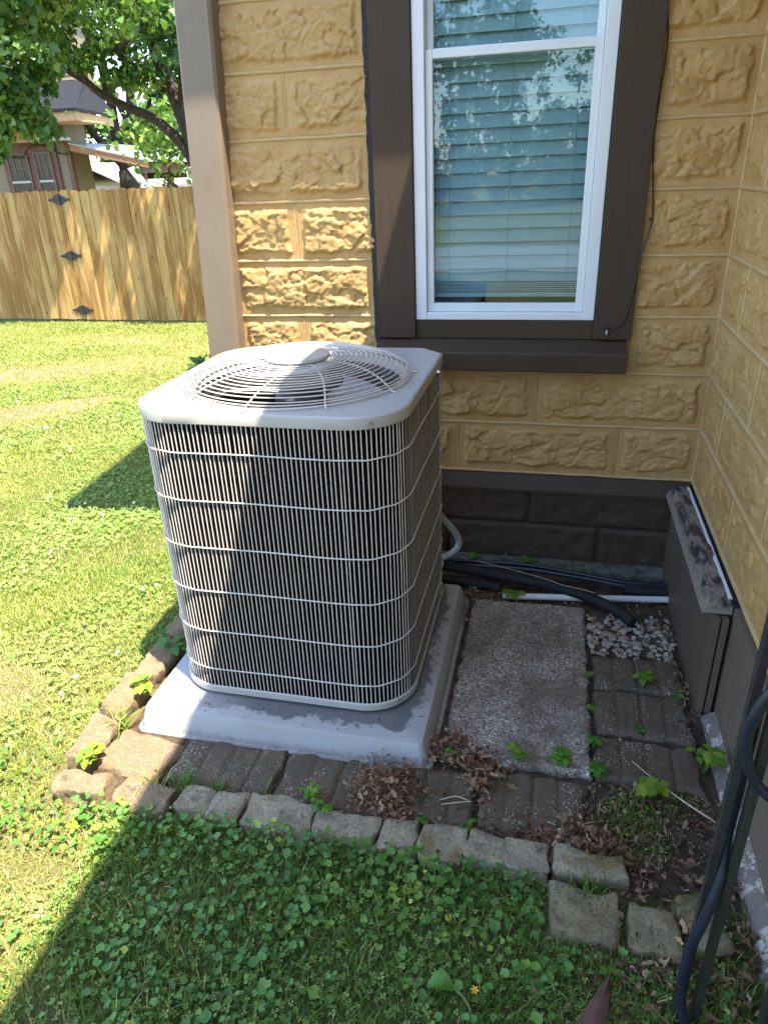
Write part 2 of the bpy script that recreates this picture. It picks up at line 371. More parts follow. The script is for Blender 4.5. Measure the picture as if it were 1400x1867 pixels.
# --- ground
m = NM('dark soil'); co = m.coord(rand=False)
c = m.mix(m.ramp(m.noise(co, 22, 7, 0.7), [(0.35, 0.0), (0.7, 1.0)]), (0.055, 0.037, 0.024), (0.15, 0.105, 0.07))
M_SOIL = m.done(c, 0.95, m.bump(m.noise(co, 60, 8, 0.75), 1.0, 0.015), 0.15)
m = NM('lawn ground'); co = m.coord(rand=False)
c = m.mix(m.ramp(m.noise(co, 1.1, 6, 0.65), [(0.38, 0.0), (0.62, 1.0)]), (0.11, 0.135, 0.035), (0.20, 0.175, 0.065))
c = m.mix(m.ramp(m.noise(co, 45, 5, 0.7), [(0.4, 0.0), (0.7, 0.7)]), c, (0.19, 0.135, 0.075))
M_LAWN = m.done(c, 0.95, m.bump(m.noise(co, 50, 6, 0.75), 1.0, 0.02), 0.1)
M_ROAD = simple('pale concrete drive', (0.22, 0.215, 0.205), (0.29, 0.28, 0.265), 1.5, 0.8, 0.2, 60)
# --- fence, timber
m = NM('new cedar picket'); co = m.coord(); cg = m.coord((11, 11, 0.55))
g1 = m.noise(cg, 6, 6, 0.65, 0.8); rnd = m.oi.outputs['Random']
c = m.ramp(g1, [(0.25, (0.32, 0.165, 0.042)), (0.5, (0.46, 0.285, 0.092)), (0.75, (0.57, 0.395, 0.16))])
c = m.mix(m.math('MULTIPLY', rnd, 0.5), c, (0.36, 0.25, 0.10))
st = m.ramp(m.noise(m.coord((5.0, 5.0, 0.7)), 1.0, 5, 0.65, 0.5), [(0.44, 0.0), (0.58, 0.95)])
c = m.mix(st, c, (0.24, 0.115, 0.028))
kn = m.ramp(m.voro(m.coord((9, 9, 3.6)), 1.0), [(0.0, 1.0), (0.13, 0.0)])
c = m.mix(kn, c, (0.05, 0.022, 0.01))
M_CEDAR = m.done(c, 0.7, m.bump(g1, 0.15, 0.004), 0.3)
M_IRON = simple('black iron', (0.012, 0.013, 0.014), (0.03, 0.031, 0.03), 40, 0.45, 0.2, 90, 0.45)
M_IRONG = simple('dark green black iron', (0.016, 0.02, 0.014), (0.035, 0.04, 0.028), 40, 0.45, 0.2, 90, 0.45)
M_HOSE = simple('navy black hose', (0.008, 0.012, 0.022), (0.016, 0.022, 0.036), 30, 0.42, 0.05, 90, 0.5)
M_FOAM = simple('black foam tube', (0.010, 0.010, 0.011), (0.022, 0.021, 0.02), 40, 0.75, 0.4, 120, 0.3)
M_PVC = simple('white pvc', (0.52, 0.52, 0.50), (0.60, 0.60, 0.58), 12, 0.35, 0.05, 90, 0.5)
M_CONDUIT = simple('grey conduit', (0.26, 0.27, 0.28), (0.36, 0.37, 0.38), 30, 0.4, 0.1, 90, 0.5)
M_CABLE = simple('dark cable', (0.02, 0.015, 0.012), (0.04, 0.032, 0.028), 40, 0.5)
M_COPPER = simple('thin bare wire', (0.20, 0.14, 0.10), (0.30, 0.22, 0.16), 40, 0.5)
M_RUST = simple('rusty brown strip', (0.075, 0.032, 0.022), (0.13, 0.062, 0.042), 25, 0.6, 0.3, 60)
M_STRAW = simple('dry stem', (0.42, 0.33, 0.21), (0.55, 0.46, 0.32), 40, 0.7)
# --- neighbour
m = NM('tan clapboard'); co = m.coord(rand=False)
M_CLAP = m.done(m.mix(m.noise(co, 2, 5), (0.16, 0.13, 0.085), (0.22, 0.185, 0.125)), 0.7, m.bump(m.noise(co, 30, 4), 0.15, 0.01), 0.3)
M_REDB = simple('red brown house trim', (0.085, 0.034, 0.023), (0.13, 0.056, 0.04), 6, 0.6)
M_RAFT = simple('stained rafter wood', (0.22, 0.105, 0.055), (0.33, 0.17, 0.09), 8, 0.65)
M_SOFFIT = simple('tan fascia board', (0.34, 0.21, 0.10), (0.44, 0.29, 0.15), 6, 0.6)
m = NM('dark shingle'); co = m.coord(rand=False)
br = m.n('ShaderNodeTexBrick'); br.inputs['Scale'].default_value = 3.0; m.L(co, br.inputs['Vector'])
M_SHING = m.done(m.mix(m.noise(co, 20, 5), (0.010, 0.011, 0.015), (0.03, 0.032, 0.038)), 0.9, m.bump(m.noise(co, 40, 5), 0.6, 0.03), 0.1)
M_TANSH = simple('tan shingle', (0.30, 0.25, 0.22), (0.42, 0.37, 0.33), 12, 0.85, 0.4, 30)
M_WHITES = simple('white siding', (0.45, 0.45, 0.45), (0.55, 0.55, 0.55), 4, 0.6)
M_BLUEP = simple('blue panel', (0.05, 0.16, 0.25), (0.07, 0.20, 0.30), 4, 0.5)
M_DGLASS = simple('dark window pane', (0.02, 0.018, 0.018), (0.07, 0.05, 0.045), 4, 0.2, 0.01, 10, 0.25)
m = NM('tree bark'); co = m.coord((1, 1, 0.22), False)
g1 = m.noise(co, 22, 7, 0.7, 0.5)
M_BARK = m.done(m.ramp(g1, [(0.3, (0.030, 0.022, 0.016)), (0.6, (0.085, 0.066, 0.05)), (0.8, (0.14, 0.115, 0.09))]), 0.9, m.bump(g1, 0.9, 0.03), 0.2)
# --- leaves
M_GRASS = leafmat('grass blade', [(0.0, (0.070, 0.150, 0.028)), (0.35, (0.165, 0.260, 0.042)), (0.6, (0.32, 0.37, 0.070)), (0.8, (0.50, 0.43, 0.16)), (1.0, (0.66, 0.51, 0.29))], 0.4, 0.5, 0.3)
M_IVY = leafmat('round weed leaf', [(0.0, (0.060, 0.150, 0.030)), (0.5, (0.115, 0.255, 0.045)), (0.85, (0.20, 0.34, 0.06)), (1.0, (0.46, 0.50, 0.07))], 0.35, 0.42, 0.4)
M_CLOVER = leafmat('clover leaf', [(0.0, (0.10, 0.21, 0.045)), (0.6, (0.24, 0.36, 0.075)), (1.0, (0.40, 0.46, 0.12))], 0.35, 0.5, 0.35)
M_SPROUT = leafmat('sprout leaf', [(0.0, (0.05, 0.16, 0.03)), (0.5, (0.10, 0.26, 0.035)), (1.0, (0.28, 0.36, 0.04))], 0.45, 0.4, 0.4)
M_MAPLE = leafmat('maple leaf', [(0.0, (0.04, 0.10, 0.025)), (0.5, (0.085, 0.175, 0.038)), (0.85, (0.15, 0.26, 0.05)), (1.0, (0.30, 0.38, 0.07))], 0.45, 0.45, 0.4)
M_FARLEAF = leafmat('far leaf', [(0.0, (0.04, 0.09, 0.02)), (0.6, (0.10, 0.17, 0.035)), (1.0, (0.20, 0.26, 0.06))], 0.45, 0.55, 0.3)
M_DEAD = leafmat('dead leaf', [(0.0, (0.07, 0.036, 0.020)), (0.4, (0.21, 0.112, 0.062)), (0.75, (0.37, 0.22, 0.125)), (0.93, (0.45, 0.33, 0.21)), (1.0, (0.30, 0.105, 0.06))], 0.15, 0.75, 0.25)
M_FLOWER = simple('white clover flower', (0.62, 0.60, 0.54), (0.72, 0.70, 0.66), 60, 0.8)
M_YELLOW = simple('yellow petal', (0.65, 0.36, 0.01), (0.75, 0.45, 0.02), 60, 0.6)

# ------------------------------------------------------------------ ground
def gz(x, y):
    x = np.asarray(x, float); y = np.asarray(y, float)
    return -0.047 * np.clip(y + 1.0, 0, 8.2) * sstep(-1.3, -2.6, x) - 0.004
xs = np.concatenate([[-160, -90, -50, -30, -20, -14], np.arange(-11, -3, 0.5), np.arange(-3, 1.6, 0.12), [3, 6, 12, 25, 60, 120]])
ys = np.concatenate([[-160, -80, -40, -20, -12, -8, -5], np.arange(-3.2, 1.0, 0.12), np.arange(1, 9.5, 0.5), [12, 16, 22, 30, 45, 80, 160]])
X, Y = np.meshgrid(xs, ys); Z = gz(X, Y)
nx, ny = len(xs), len(ys); ii = np.arange(nx * ny).reshape(ny, nx)
q = np.stack([ii[:-1, :-1], ii[:-1, 1:], ii[1:, 1:], ii[1:, :-1]], -1).reshape(-1, 4)
tag(put(npmesh('lawn_ground', np.stack([X, Y, Z], -1).reshape(-1, 3), [q], M_LAWN, smooth=True), 'lawn_ground'), kind='structure')
# soil bed under the paving, slightly uneven sheet
gx = np.linspace(-1.24, 0.56, 70); gy = np.linspace(-1.49, -0.0, 70); X, Y = np.meshgrid(gx, gy)
Z = np.array([[0.002 + 0.010 * noise.noise(Vector((a * 5, b * 5, 0))) + 0.006 * noise.noise(Vector((a * 17, b * 17, 2))) for a in gx] for b in gy]) + 0.006
Z = np.where((X < -1.2) | (Y < -1.47), -0.012, Z)
ii = np.arange(X.size).reshape(X.shape); q = np.stack([ii[:-1, :-1], ii[:-1, 1:], ii[1:, 1:], ii[1:, :-1]], -1).reshape(-1, 4)
tag(put(npmesh('soil_bed', np.stack([X, Y, Z], -1).reshape(-1, 3), [q], M_SOIL, smooth=True), 'soil_bed'), kind='structure')
tag(MB().box(-60, 60, -13.2, -9.2, -0.05, 0.02).build('driveway', M_ROAD), kind='structure')

# ------------------------------------------------------------------ HOUSE
U = 0.203; Z0 = 0.42; XC = 0.554
house = thing('house', 'tan rock faced block house with brown trim around its window', 'house', (-1.25, 0, 0))
def rock(wd, ht, seed, nseg=0.0048):
    """rock faced block lying in local x (0..wd), z (0..ht), face towards -y"""
    nx = max(6, int(wd / nseg)); nz = max(6, int(ht / nseg)); V = []; o = Vector((seed * 7.31, seed * 3.17, seed * 1.7))
    for j in range(nz + 1):
        for i in range(nx + 1):
            u = wd * i / nx; v = ht * j / nz
            d = min(u, wd - u, v * 1.0, (ht - v) * 1.25)
            p = Vector((u, 0, v)) + o
            d += 0.010 * noise.noise(p * 24) + 0.006 * noise.noise(p * 60)
            e = min(max((d - 0.024) / 0.013, 0), 1); e = e * e * (3 - 2 * e)
            q = Vector((p.x * 0.85, 0.0, p.z * 1.2)); wv = Vector((noise.noise(p * 30), 0.0, noise.noise(p * 30 + Vector((7, 7, 7))))) * 0.010
            q = q + wv
            F = 0.0
            for fr, am in ((13.0, 0.0105), (29.0, 0.0050)):
                ds, pts = noise.voronoi(q * fr, distance_metric='DISTANCE'); c0 = pts[0]
                tx = noise.noise(c0 * 9.1 + Vector((1, 5, 2))); tz = noise.noise(c0 * 7.7 + Vector((8, 2, 3))); hc = noise.noise(c0 * 5.3 + Vector((4, 4, 4)))
                dq = q * fr - c0; edge = min(1.0, (ds[1] - ds[0]) / 0.10)
                F += am * (0.75 * hc + 1.9 * (tx * dq.x + tz * dq.z) - 0.35 * (1 - edge))
            h = e * (0.0095 + F + 0.0030 * noise.noise(q * 11) + 0.0018 * noise.noise(q * 60) + 0.0010 * noise.noise(q * 120))
            h += 0.0006 * noise.noise(p * 40)
            V.append((u, -max(h, -0.001), v))
    n = (nx + 1) * (nz + 1); ii = np.arange(n).reshape(nz + 1, nx + 1)
    q = np.stack([ii[:-1, :-1], ii[:-1, 1:], ii[1:, 1:], ii[1:, :-1]], -1).reshape(-1, 4)
    bord = list(ii[0, :]) + list(ii[1:, -1]) + list(ii[-1, -2::-1]) + list(ii[-2:0:-1, 0])
    m_ = len(bord); V += [(V[k][0], 0.012, V[k][2]) for k in bord]
    sk = np.array([[bord[(k + 1) % m_], bord[k], n + k, n + (k + 1) % m_] for k in range(m_)])
    return npmesh('block', V, [q, sk], M_BLOCK, smooth=True)
cache = {}
def block(parent, x0, x1, k, face, variant, zt=None):
    """face 'main': wall y=0 looking -y ; 'wing': wall x=XC looking -x, x0/x1 are distances in front of the corner"""
    g = 0.004; wd = x1 - x0 - 2 * g; ht = (zt or U) - 2 * g
    key = (round(wd, 3), round(ht, 3), variant)
    if key not in cache: cache[key] = rock(wd, ht, len(cache) + 1)
    z = Z0 + U * k + g
    if face == 'main': return put(cache[key], 'block', parent, (x0 + g, -0.003, z))
    return put(cache[key], 'block', parent, (XC - 0.003, -x0 - g, z), (0, 0, -math.pi / 2), (1, 0.72, 1))
# main wall backing with a window opening
WX0, WX1, WZ0, WZ1 = -0.60, 0.225, 0.93, 2.42
LW = -1.22
b = MB()
b.box(LW, WX0, 0, 0.16, 0.40, 3.0).box(WX1, XC, 0, 0.16, 0.40, 3.0).box(WX0, WX1, 0, 0.16, 0.40, WZ0).box(WX0, WX1, 0, 0.16, WZ1, 3.0)
wall = b.build('front_wall', M_JOINT, house)
b = MB(); b.box(XC, XC + 0.16, -4.3, -0.002, 0.40, 3.0)
wing = b.build('side_wall', M_JOINT, house)
# the rest of the shell, out of the frame
b = MB(); b.box(LW, LW + 0.16, 0.162, 8.0, 0.0, 3.0); b.box(LW, 8, 8.0, 8.16, 0, 3.0); b.box(7.84, 8.0, -4.3, 8.0, 0, 3.0); b.box(XC + 0.16, 7.84, -4.3, -4.14, 0, 3.0)
b.build('rear_wall', M_JOINT, house)
b = MB(); b.box(LW + 0.17, 2.4, 2.2, 2.25, 0.5, 2.9); b.box(2.4, 2.45, 0.2, 2.25, 0.5, 2.9); b.box(LW + 0.17, 2.4, 0.17, 2.2, 0.42, 0.47)
b.build('room_lining', M_ROOM, house)
LEN = 0.605
for k in range(0, 9):
    j0 = -0.345 if k % 2 == 0 else -0.050
    edges = sorted([j0 + LEN * i for i in range(-3, 4)])
    zlo = Z0 + U * k; zhi = zlo + U
    for a, c_ in zip(edges[:-1], edges[1:]):
        a2, c2 = max(a, LW), min(c_, XC)
        if c2 - a2 < 0.03: continue
        var = (k * 3 + int(a * 10)) % 4
        segs = [(a2, c2, None)]
        if zhi > WZ0 - 0.02:
            if zlo < WZ0 - 0.02 and zhi > WZ0 + 0.01:      # course behind the sill
                segs = [(a2, c2, None)] if (c2 < WX0 + 0.03 or a2 > WX1 - 0.03) else []
                if not segs:
                    if a2 < WX0 - 0.04: segs.append((a2, WX0, None))
                    if c2 > WX1 + 0.04: segs.append((WX1, c2, None))
            else:
                segs = []
                if a2 < WX0 - 0.04: segs.append((a2, min(c2, WX0), None))
                if c2 > WX1 + 0.04: segs.append((max(a2, WX1), c2, None))
        for s0, s1, _ in segs: block(wall, s0, s1, k, 'main', var)
    j1 = 0.59 if k % 2 == 0 else 0.29
    ed = [0.0] + [j1 + LEN * i for i in range(0, 5)]
    if k > 6: ed = ed[:3]
    for a, c_ in zip(ed[:-1], ed[1:]): block(wing, a, c_, k, 'wing', (k * 5 + int(a * 10)) % 4)
# raised joints
def wob(p, amp=0.0014): return Vector(p) + Vector((0, 0, amp * noise.noise(Vector(p) * 9) * 1.6))
for k in range(0, 10):
    zz = Z0 + U * k
    if k in (3, 4, 5, 6, 7, 8, 9): rngs = [(LW, WX0), (WX1, XC)]
    else: rngs = [(LW, XC)]
    for a, c_ in rngs:
        n = int((c_ - a) / 0.03) + 2
        MB().tube([wob((a + (c_ - a) * i / n, -0.0015, zz)) for i in range(n + 1)], [0.0068 + 0.001 * noise.noise(Vector((i * .4, k, 3))) for i in range(n + 1)], 8).build('mortar_joint', M_JOINT, wall, 60)
    n = 90
    MB().tube([wob((XC - 0.0015, -0.002 - 2.6 * i / n, zz)) for i in range(n + 1)], 0.0088, 8).build('mortar_joint', M_JOINT, wing, 60)
    for j in range(-2, 3):
        x = (-0.345 if k % 2 == 0 else -0.050) + LEN * j
        if x < LW + 0.03 or x > XC - 0.03 or (k >= 3 and WX0 < x < WX1) or (k == 2 and WX0 < x < WX1): continue
        MB().tube([(x + 0.002 * noise.noise(Vector((x, k, i))), -0.001, zz + 0.006 + (U - 0.012) * i / 6) for i in range(7)], 0.0042, 6).build('mortar_joint', M_JOINT, wall, 60)
    for j in range(0, 4):
        yv = -((0.59 if k % 2 == 0 else 0.29) + LEN * j)
        MB().tube([(XC - 0.001, yv, zz + 0.006 + (U - 0.012) * i / 6) for i in range(7)], 0.0058, 6).build('mortar_joint', M_JOINT, wing, 60)
MB().tube([(XC - 0.004, -0.004, 0.42 + 2 * i / 20) for i in range(21)], 0.006, 8).build('mortar_joint', M_JOINT, wing, 60)
# corner post
b = MB()
cor = [(-1.348, -1.222, 0.0), (-1.344, -1.216, 0.75), (-1.282, -1.152, 2.05), (-1.236, -1.104, 3.0)]
rings = []
for xl, xr, zz in cor:
    y0, y1, e = -0.075, 0.06, 0.006
    rings.append([(xl, y1, zz), (xl, y0 + e, zz), (xl + e, y0, zz), (xr - e * 1.6, y0, zz), (xr, y0 + e * 1.6, zz), (xr, y1 if False else -0.004, zz), (xr, y1, zz)])
b.loft(rings).build('corner_post', M_POST, house)
# foundation: sloped water table and two courses of brown blocks
b = MB(); b.prism([(0.0, 0.415), (-0.012, 0.412), (-0.045, 0.362), (-0.045, 0.350), (0.0, 0.350)], 'x', LW, 0.54)
wt = b.build('water_table', M_TRIM, house)
fnd = MB().box(LW, XC, -0.018, 0.16, -0.05, 0.348).build('foundation', M_FOUND, house)
def fblock(x0, x1, z0, z1, s):
    nx, nz = max(4, int((x1 - x0) / 0.012)), 16; V = []
    for j in range(nz + 1):
        for i in range(nx + 1):
            u, v = (x1 - x0) * i / nx, (z1 - z0) * j / nz
            d = min(u, x1 - x0 - u, v, z1 - z0 - v)
            h = 0.012 * min(1, d / 0.005) + 0.006 * noise.noise(Vector((u * 18 + s, v * 22, s))) * min(1, d / 0.02)
            V.append((u, -h, v))
    n = len(V); ii = np.arange(n).reshape(nz + 1, nx + 1)
    q = np.stack([ii[:-1, :-1], ii[:-1, 1:], ii[1:, 1:], ii[1:, :-1]], -1).reshape(-1, 4)
    me = npmesh('foundation_block', V, [q], M_FOUND, smooth=True); put(me, 'foundation_block', fnd, (x0, -0.019, z0))
for x0, x1 in ((LW, -0.66), (-0.657, -0.055), (-0.052, 0.545)): fblock(x0, x1, 0.206, 0.346, x0)
for x0, x1 in ((LW, -0.98), (-0.977, -0.377), (-0.374, 0.226), (0.229, 0.545)): fblock(x0, x1, 0.03, 0.203, x0 + 5)
V = []
b = MB(); n = 60
for i in range(n + 1):
    x = LW + (0.545 - LW) * i / n; d = 0.012 * noise.noise(Vector((x * 8, 0, 0))); e = 0.008 * noise.noise(Vector((x * 19, 4, 0)))
    V.append([(x, -0.03, -0.03), (x, -0.095 + d, -0.03), (x, -0.088 + d, 0.028 + e), (x, -0.06, 0.042 + e), (x, -0.031, 0.048)])
b.loft(V); b.build('footing', M_MOSSC, house, 50)
# wing foundation
b = MB(); b.box(0.538, XC + 0.15, -4.3, -0.05, -0.05, 0.398); b.build('side_foundation', M_WFOUND, house)
V = []
for i in range(70):
    y = -0.87 - 3.2 * i / 69; d = 0.010 * noise.noise(Vector((y * 8, 0, 5))); e = 0.007 * noise.noise(Vector((y * 17, 4, 8)))
    V.append([(0.60, y, -0.03), (0.498 + d, y, -0.03), (0.503 + d, y, 0.022 + e), (0.518, y, 0.034 + e), (0.5375, y, 0.046)])
MB().loft(V).build('side_footing', M_FOOT, house, 50)
# boxed ledge in the corner
led = MB().box(0.484, 0.504, -0.868, -0.05, 0.0, 0.368, 0.002).build('ledge', M_PANEL, house)
MB().prism([(0.456, 0.372), (0.460, 0.380), (0.482, 0.412), (0.532, 0.414), (0.535, 0.372)], 'y', -0.845, -0.046).build('ledge_cap', M_LEDGE, led)
MB().box(0.509, 0.527, -0.866, -0.84, 0.03, 0.366, 0.002).build('end_strip', M_PANEL, led)
MB().box(0.505, 0.536, -0.838, -0.05, 0.0, 0.36).build('ledge_core', M_CAULK, led)
b = MB(); V = []
for i in range(50):
    y = -0.06 - 0.77 * i / 49; wv_ = 0.009 + 0.007 * noise.noise(Vector((y * 14, 1, 0))) - (0.008 if -0.5 > y > -0.58 else 0)
    x1 = 0.5325; x0 = x1 - max(0.003, wv_) ; V.append([(x0, y, 0.4135), (x0, y, 0.4155), (x1, y, 0.416), (x1, y, 0.4135)])
b.loft(V).build('flaked_paint', M_VINYL, led)
b = MB(); V = []
for i in range(60):
    y = -0.05 - 0.80 * i / 59; d = 0.004 * noise.noise(Vector((y * 30, 1, 7)))
    V.append([(0.536, y, 0.36), (0.536, y, 0.412 + d), (0.545, y, 0.408 + 2 * d), (0.5535, y, 0.414 + d), (0.5535, y, 0.36)])
b.loft(V).build('debris_gap', M_CAULK, led)
# roof: shallow eaves over both walls (out of frame, they throw the shadow edges)
EY, EXL, EXR = -0.322, -1.525, -0.005
def slab(name, pts, th, mat, parent):
    b = MB(); n = len(pts)
    b.add(list(pts) + [(x, y, z + th) for x, y, z in pts], [tuple(range(n))[::-1], tuple(range(n, 2 * n))] + [(i, (i + 1) % n, n + (i + 1) % n, n + i) for i in range(n)])
    return b.build(name, mat, parent)
roof = slab('roof', [(EXL, EY, 3.0), (3.0, EY, 3.0), (3.0, 4.0, 5.2), (EXL, 4.0, 5.2)], 0.10, M_SHING, house)
slab('rear_roof', [(EXL, 8.4, 3.0), (3.0, 8.4, 3.0), (3.0, 4.0, 5.2), (EXL, 4.0, 5.2)], 0.10, M_SHING, house)
slab('side_roof', [(EXR, -4.6, 3.0), (EXR, -0.1, 3.0), (4.2, -0.1, 5.3), (4.2, -4.6, 5.3)], 0.10, M_SHING, house)
slab('far_roof', [(8.4, -4.6, 3.0), (8.4, 8.4, 3.0), (4.2, 8.4, 5.3), (4.2, -4.6, 5.3)], 0.10, M_SHING, house)
MB().box(EXL + 0.01, XC, EY + 0.012, -0.001, 3.0, 3.02).build('soffit', M_TRIM, house)
MB().box(EXR + 0.012, XC, -4.55, EY, 3.0, 3.02).build('side_soffit', M_TRIM, house)
# gable and gable wall closing the roof
MB().prism([(EY, 3.02), (8.3, 3.02), (4.0, 5.15)], 'x', -1.22, -1.1).build('gable', M_CLAP, house)

# ------------------------------------------------------------------ WINDOW (a part of the house)
win = thing('window', '', '', (-0.19, 0, 0.95), parent=house)
# side and top casing boards
def board(name, x0, x1, y0, y1, z0, z1, mat, parent, bev=0.003): return MB().box(x0, x1, y0, y1, z0, z1, bev).build(name, mat, parent)
board('casing', -0.642, -0.503, -0.034, 0.03, 0.955, 2.45, M_TRIM, win)
board('casing', 0.137, 0.266, -0.034, 0.03, 0.955, 2.45, M_TRIM, win)
board('casing', -0.5025, 0.1365, -0.034, 0.03, 2.36, 2.45, M_TRIM, win)
V = []
for i in range(60):
    zz = 0.93 + 1.52 * i / 59; d = 0.005 * noise.noise(Vector((zz * 22, 0, 1))); e = 0.004 * noise.noise(Vector((zz * 33, 6, 1)))
    V.append([(-0.665 + d, 0.0, zz), (-0.664 + d, -0.0135 + e, zz), (-0.645, -0.020 + e, zz), (-0.6415, -0.012, zz), (-0.641, 0.0, zz)])
MB().loft(V).build('caulk_seam', M_CAULK, win, 60)
board('apron', -0.5025, 0.1365, -0.020, 0.03, 0.952, 1.018, M_TRIM, win)
b = MB(); b.prism([(0.03, 0.952), (-0.010, 0.952), (-0.094, 0.918), (-0.098, 0.912), (-0.098, 0.853), (-0.094, 0.849), (0.0, 0.842), (0.03, 0.842)], 'x', -0.648, 0.256)
b.build('sill', M_TRIM, win)
# white vinyl frame
def rectframe(x0, x1, z0, z1, wl, wr, wb, wt_, y0, y1, name, parent, mat=None, bev=0.003):
    b = MB(); b.box(x0, x0 + wl, y0, y1, z0, z1, bev); b.box(x1 - wr, x1, y0, y1, z0, z1, bev)
    b.box(x0 + wl - 0.001, x1 - wr + 0.001, y0 + 0.0012, y1 - 0.0012, z0, z0 + wb, bev)
    if wt_: b.box(x0 + wl - 0.001, x1 - wr + 0.001, y0 + 0.0012, y1 - 0.0012, z1 - wt_, z1, bev)
    return b.build(name, mat or M_VINYL, parent)
rectframe(-0.501, 0.135, 1.020, 2.36, 0.040, 0.040, 0.026, 0.04, -0.024, 0.05, 'frame', win)
rectframe(-0.4605, 0.0945, 1.0465, 1.868, 0.024, 0.026, 0.030, 0.026, -0.008, 0.022, 'lower_sash', win)
rectframe(-0.4605, 0.0945, 1.840, 2.30, 0.022, 0.024, 0.034, 0.026, 0.0225, 0.048, 'upper_sash', win)
MB().box(-0.437, 0.069, 0.0065, 0.0095, 1.076, 1.843).build('pane', M_GLASS, win)
MB().box(-0.439, 0.071, 0.034, 0.037, 1.873, 2.275).build('pane', M_GLASS, win)
# blind hanging inside
blind = thing('window_blind', 'white horizontal slat blind lowered behind the window glass', 'blind', (-0.18, 0.085, 2.3))
sl = bpy.data.meshes.new('slat'); V = []; prof = []
tilt = math.radians(68)
for i in range(7):
    s_ = (i / 6 - 0.5) * 0.050; c_ = 0.0035 * (1 - (2 * i / 6 - 1) ** 2)
    prof.append((s_ * math.cos(tilt) - c_ * math.sin(tilt), s_ * math.sin(tilt) + c_ * math.cos(tilt)))
prof2 = [(a + 0.0012, c_ - 0.0006) for a, c_ in prof]
b = MB(); b.prism([(a, c_) for a, c_ in prof] + prof2[::-1], 'x', -0.262, 0.262); sl = b.mesh('slat', M_SLAT)
zz = 1.165
while zz < 2.24:
    o = put(sl, 'slat', blind, (-0.182, 0.085 + 0.001 * random.uniform(-1, 1), zz)); o.rotation_euler = (random.uniform(-.03, .03), random.uniform(-.003, .003), 0); zz += 0.0455
b = MB()
for i in range(5): b.box(-0.444, 0.080, 0.062, 0.110, 1.108 + i * 0.0068, 1.1115 + i * 0.0068)
b.build('stacked_slats', M_SLAT, blind)
MB().box(-0.444, 0.080, 0.060, 0.112, 1.088, 1.104, 0.003).build('bottom_rail', M_SLAT, blind)
MB().box(-0.45, 0.086, 0.06, 0.11, 2.24, 2.30, 0.003).build('head_rail', M_SLAT, blind)
for x in (-0.392, -0.182, 0.030): MB().tube([(x, 0.058, 1.10), (x, 0.058, 2.25)], 0.0014, 5).build('ladder_cord', M_CORDW, blind)
# cable stapled beside the window
cab = thing('cable', 'thin dark cable running down the right edge of the window casing', 'cable', (0.183, -0.04, 0.97))
pts = [(0.262, -0.014, 3.0), (0.262, -0.014, 2.2), (0.264, -0.018, 1.94), (0.275, -0.018, 1.83), (0.268, -0.020, 1.59), (0.287, -0.017, 1.405), (0.290, -0.018, 1.33), (0.268, -0.040, 1.235), (0.243, -0.040, 1.05), (0.212, -0.041, 1.0), (0.187, -0.040, 0.982)]
MB().tube(bez(pts, 8), 0.0026, 6).build('wire', M_CABLE, cab, 60)
MB().tube([(0.286, -0.012, 1.347), (0.286, -0.022, 1.347)], 0.006, 6).build('staple', M_CABLE, cab)
b = MB(); b.tube(bez([(0.183, -0.034, 0.992), (0.183, -0.046, 0.99), (0.180, -0.05, 0.980), (0.184, -0.047, 0.972), (0.189, -0.04, 0.968)], 5), 0.0025, 6); b.build('hook', M_ZINC, cab)
MB().tube([(0.18, -0.034, 1.0), (0.18, -0.046, 1.0)], 0.006, 8).build('clip', M_CABLE, cab)

# ------------------------------------------------------------------ CONDENSER UNIT
ACX, ACY, HX, HY = -0.710, -0.745, 0.367, 0.362
def rr(hx, hy, rf, rb, n=10, ox=ACX, oy=ACY):
    """rounded rectangle, front corners radius rf; the rear right corner is cut off straight"""
    P = []
    for cxs, cys, a0, r in ((1, -1, -90, rf), (1, 1, 0, rb), (-1, 1, 90, rf), (-1, -1, 180, rf)):
        cx0, cy0 = ox + cxs * (hx - r), oy + cys * (hy - r)
        if cxs == 1 and cys == 1:
            P += [(ox + hx, oy + hy - r), (ox + hx - r, oy + hy)]; continue
        for i in range(n + 1):
            a = math.radians(a0 + 90 * i / n); P.append((cx0 + r * math.cos(a), cy0 + r * math.sin(a)))
    return P
def densify(P, step):
    out = []
    for i in range(len(P)):
        a, c_ = Vector(P[i]), Vector(P[(i + 1) % len(P)]); n = max(1, int((c_ - a).length / step))
        for k in range(n): out.append(tuple(a.lerp(c_, k / n)))
    return out
ac = thing('air_conditioner', 'beige outdoor air conditioner condenser with wire grille and round fan guard', 'air conditioner', (ACX, ACY, 0.09))
def ringat(P, z): return [(p[0], p[1], z) for p in P]
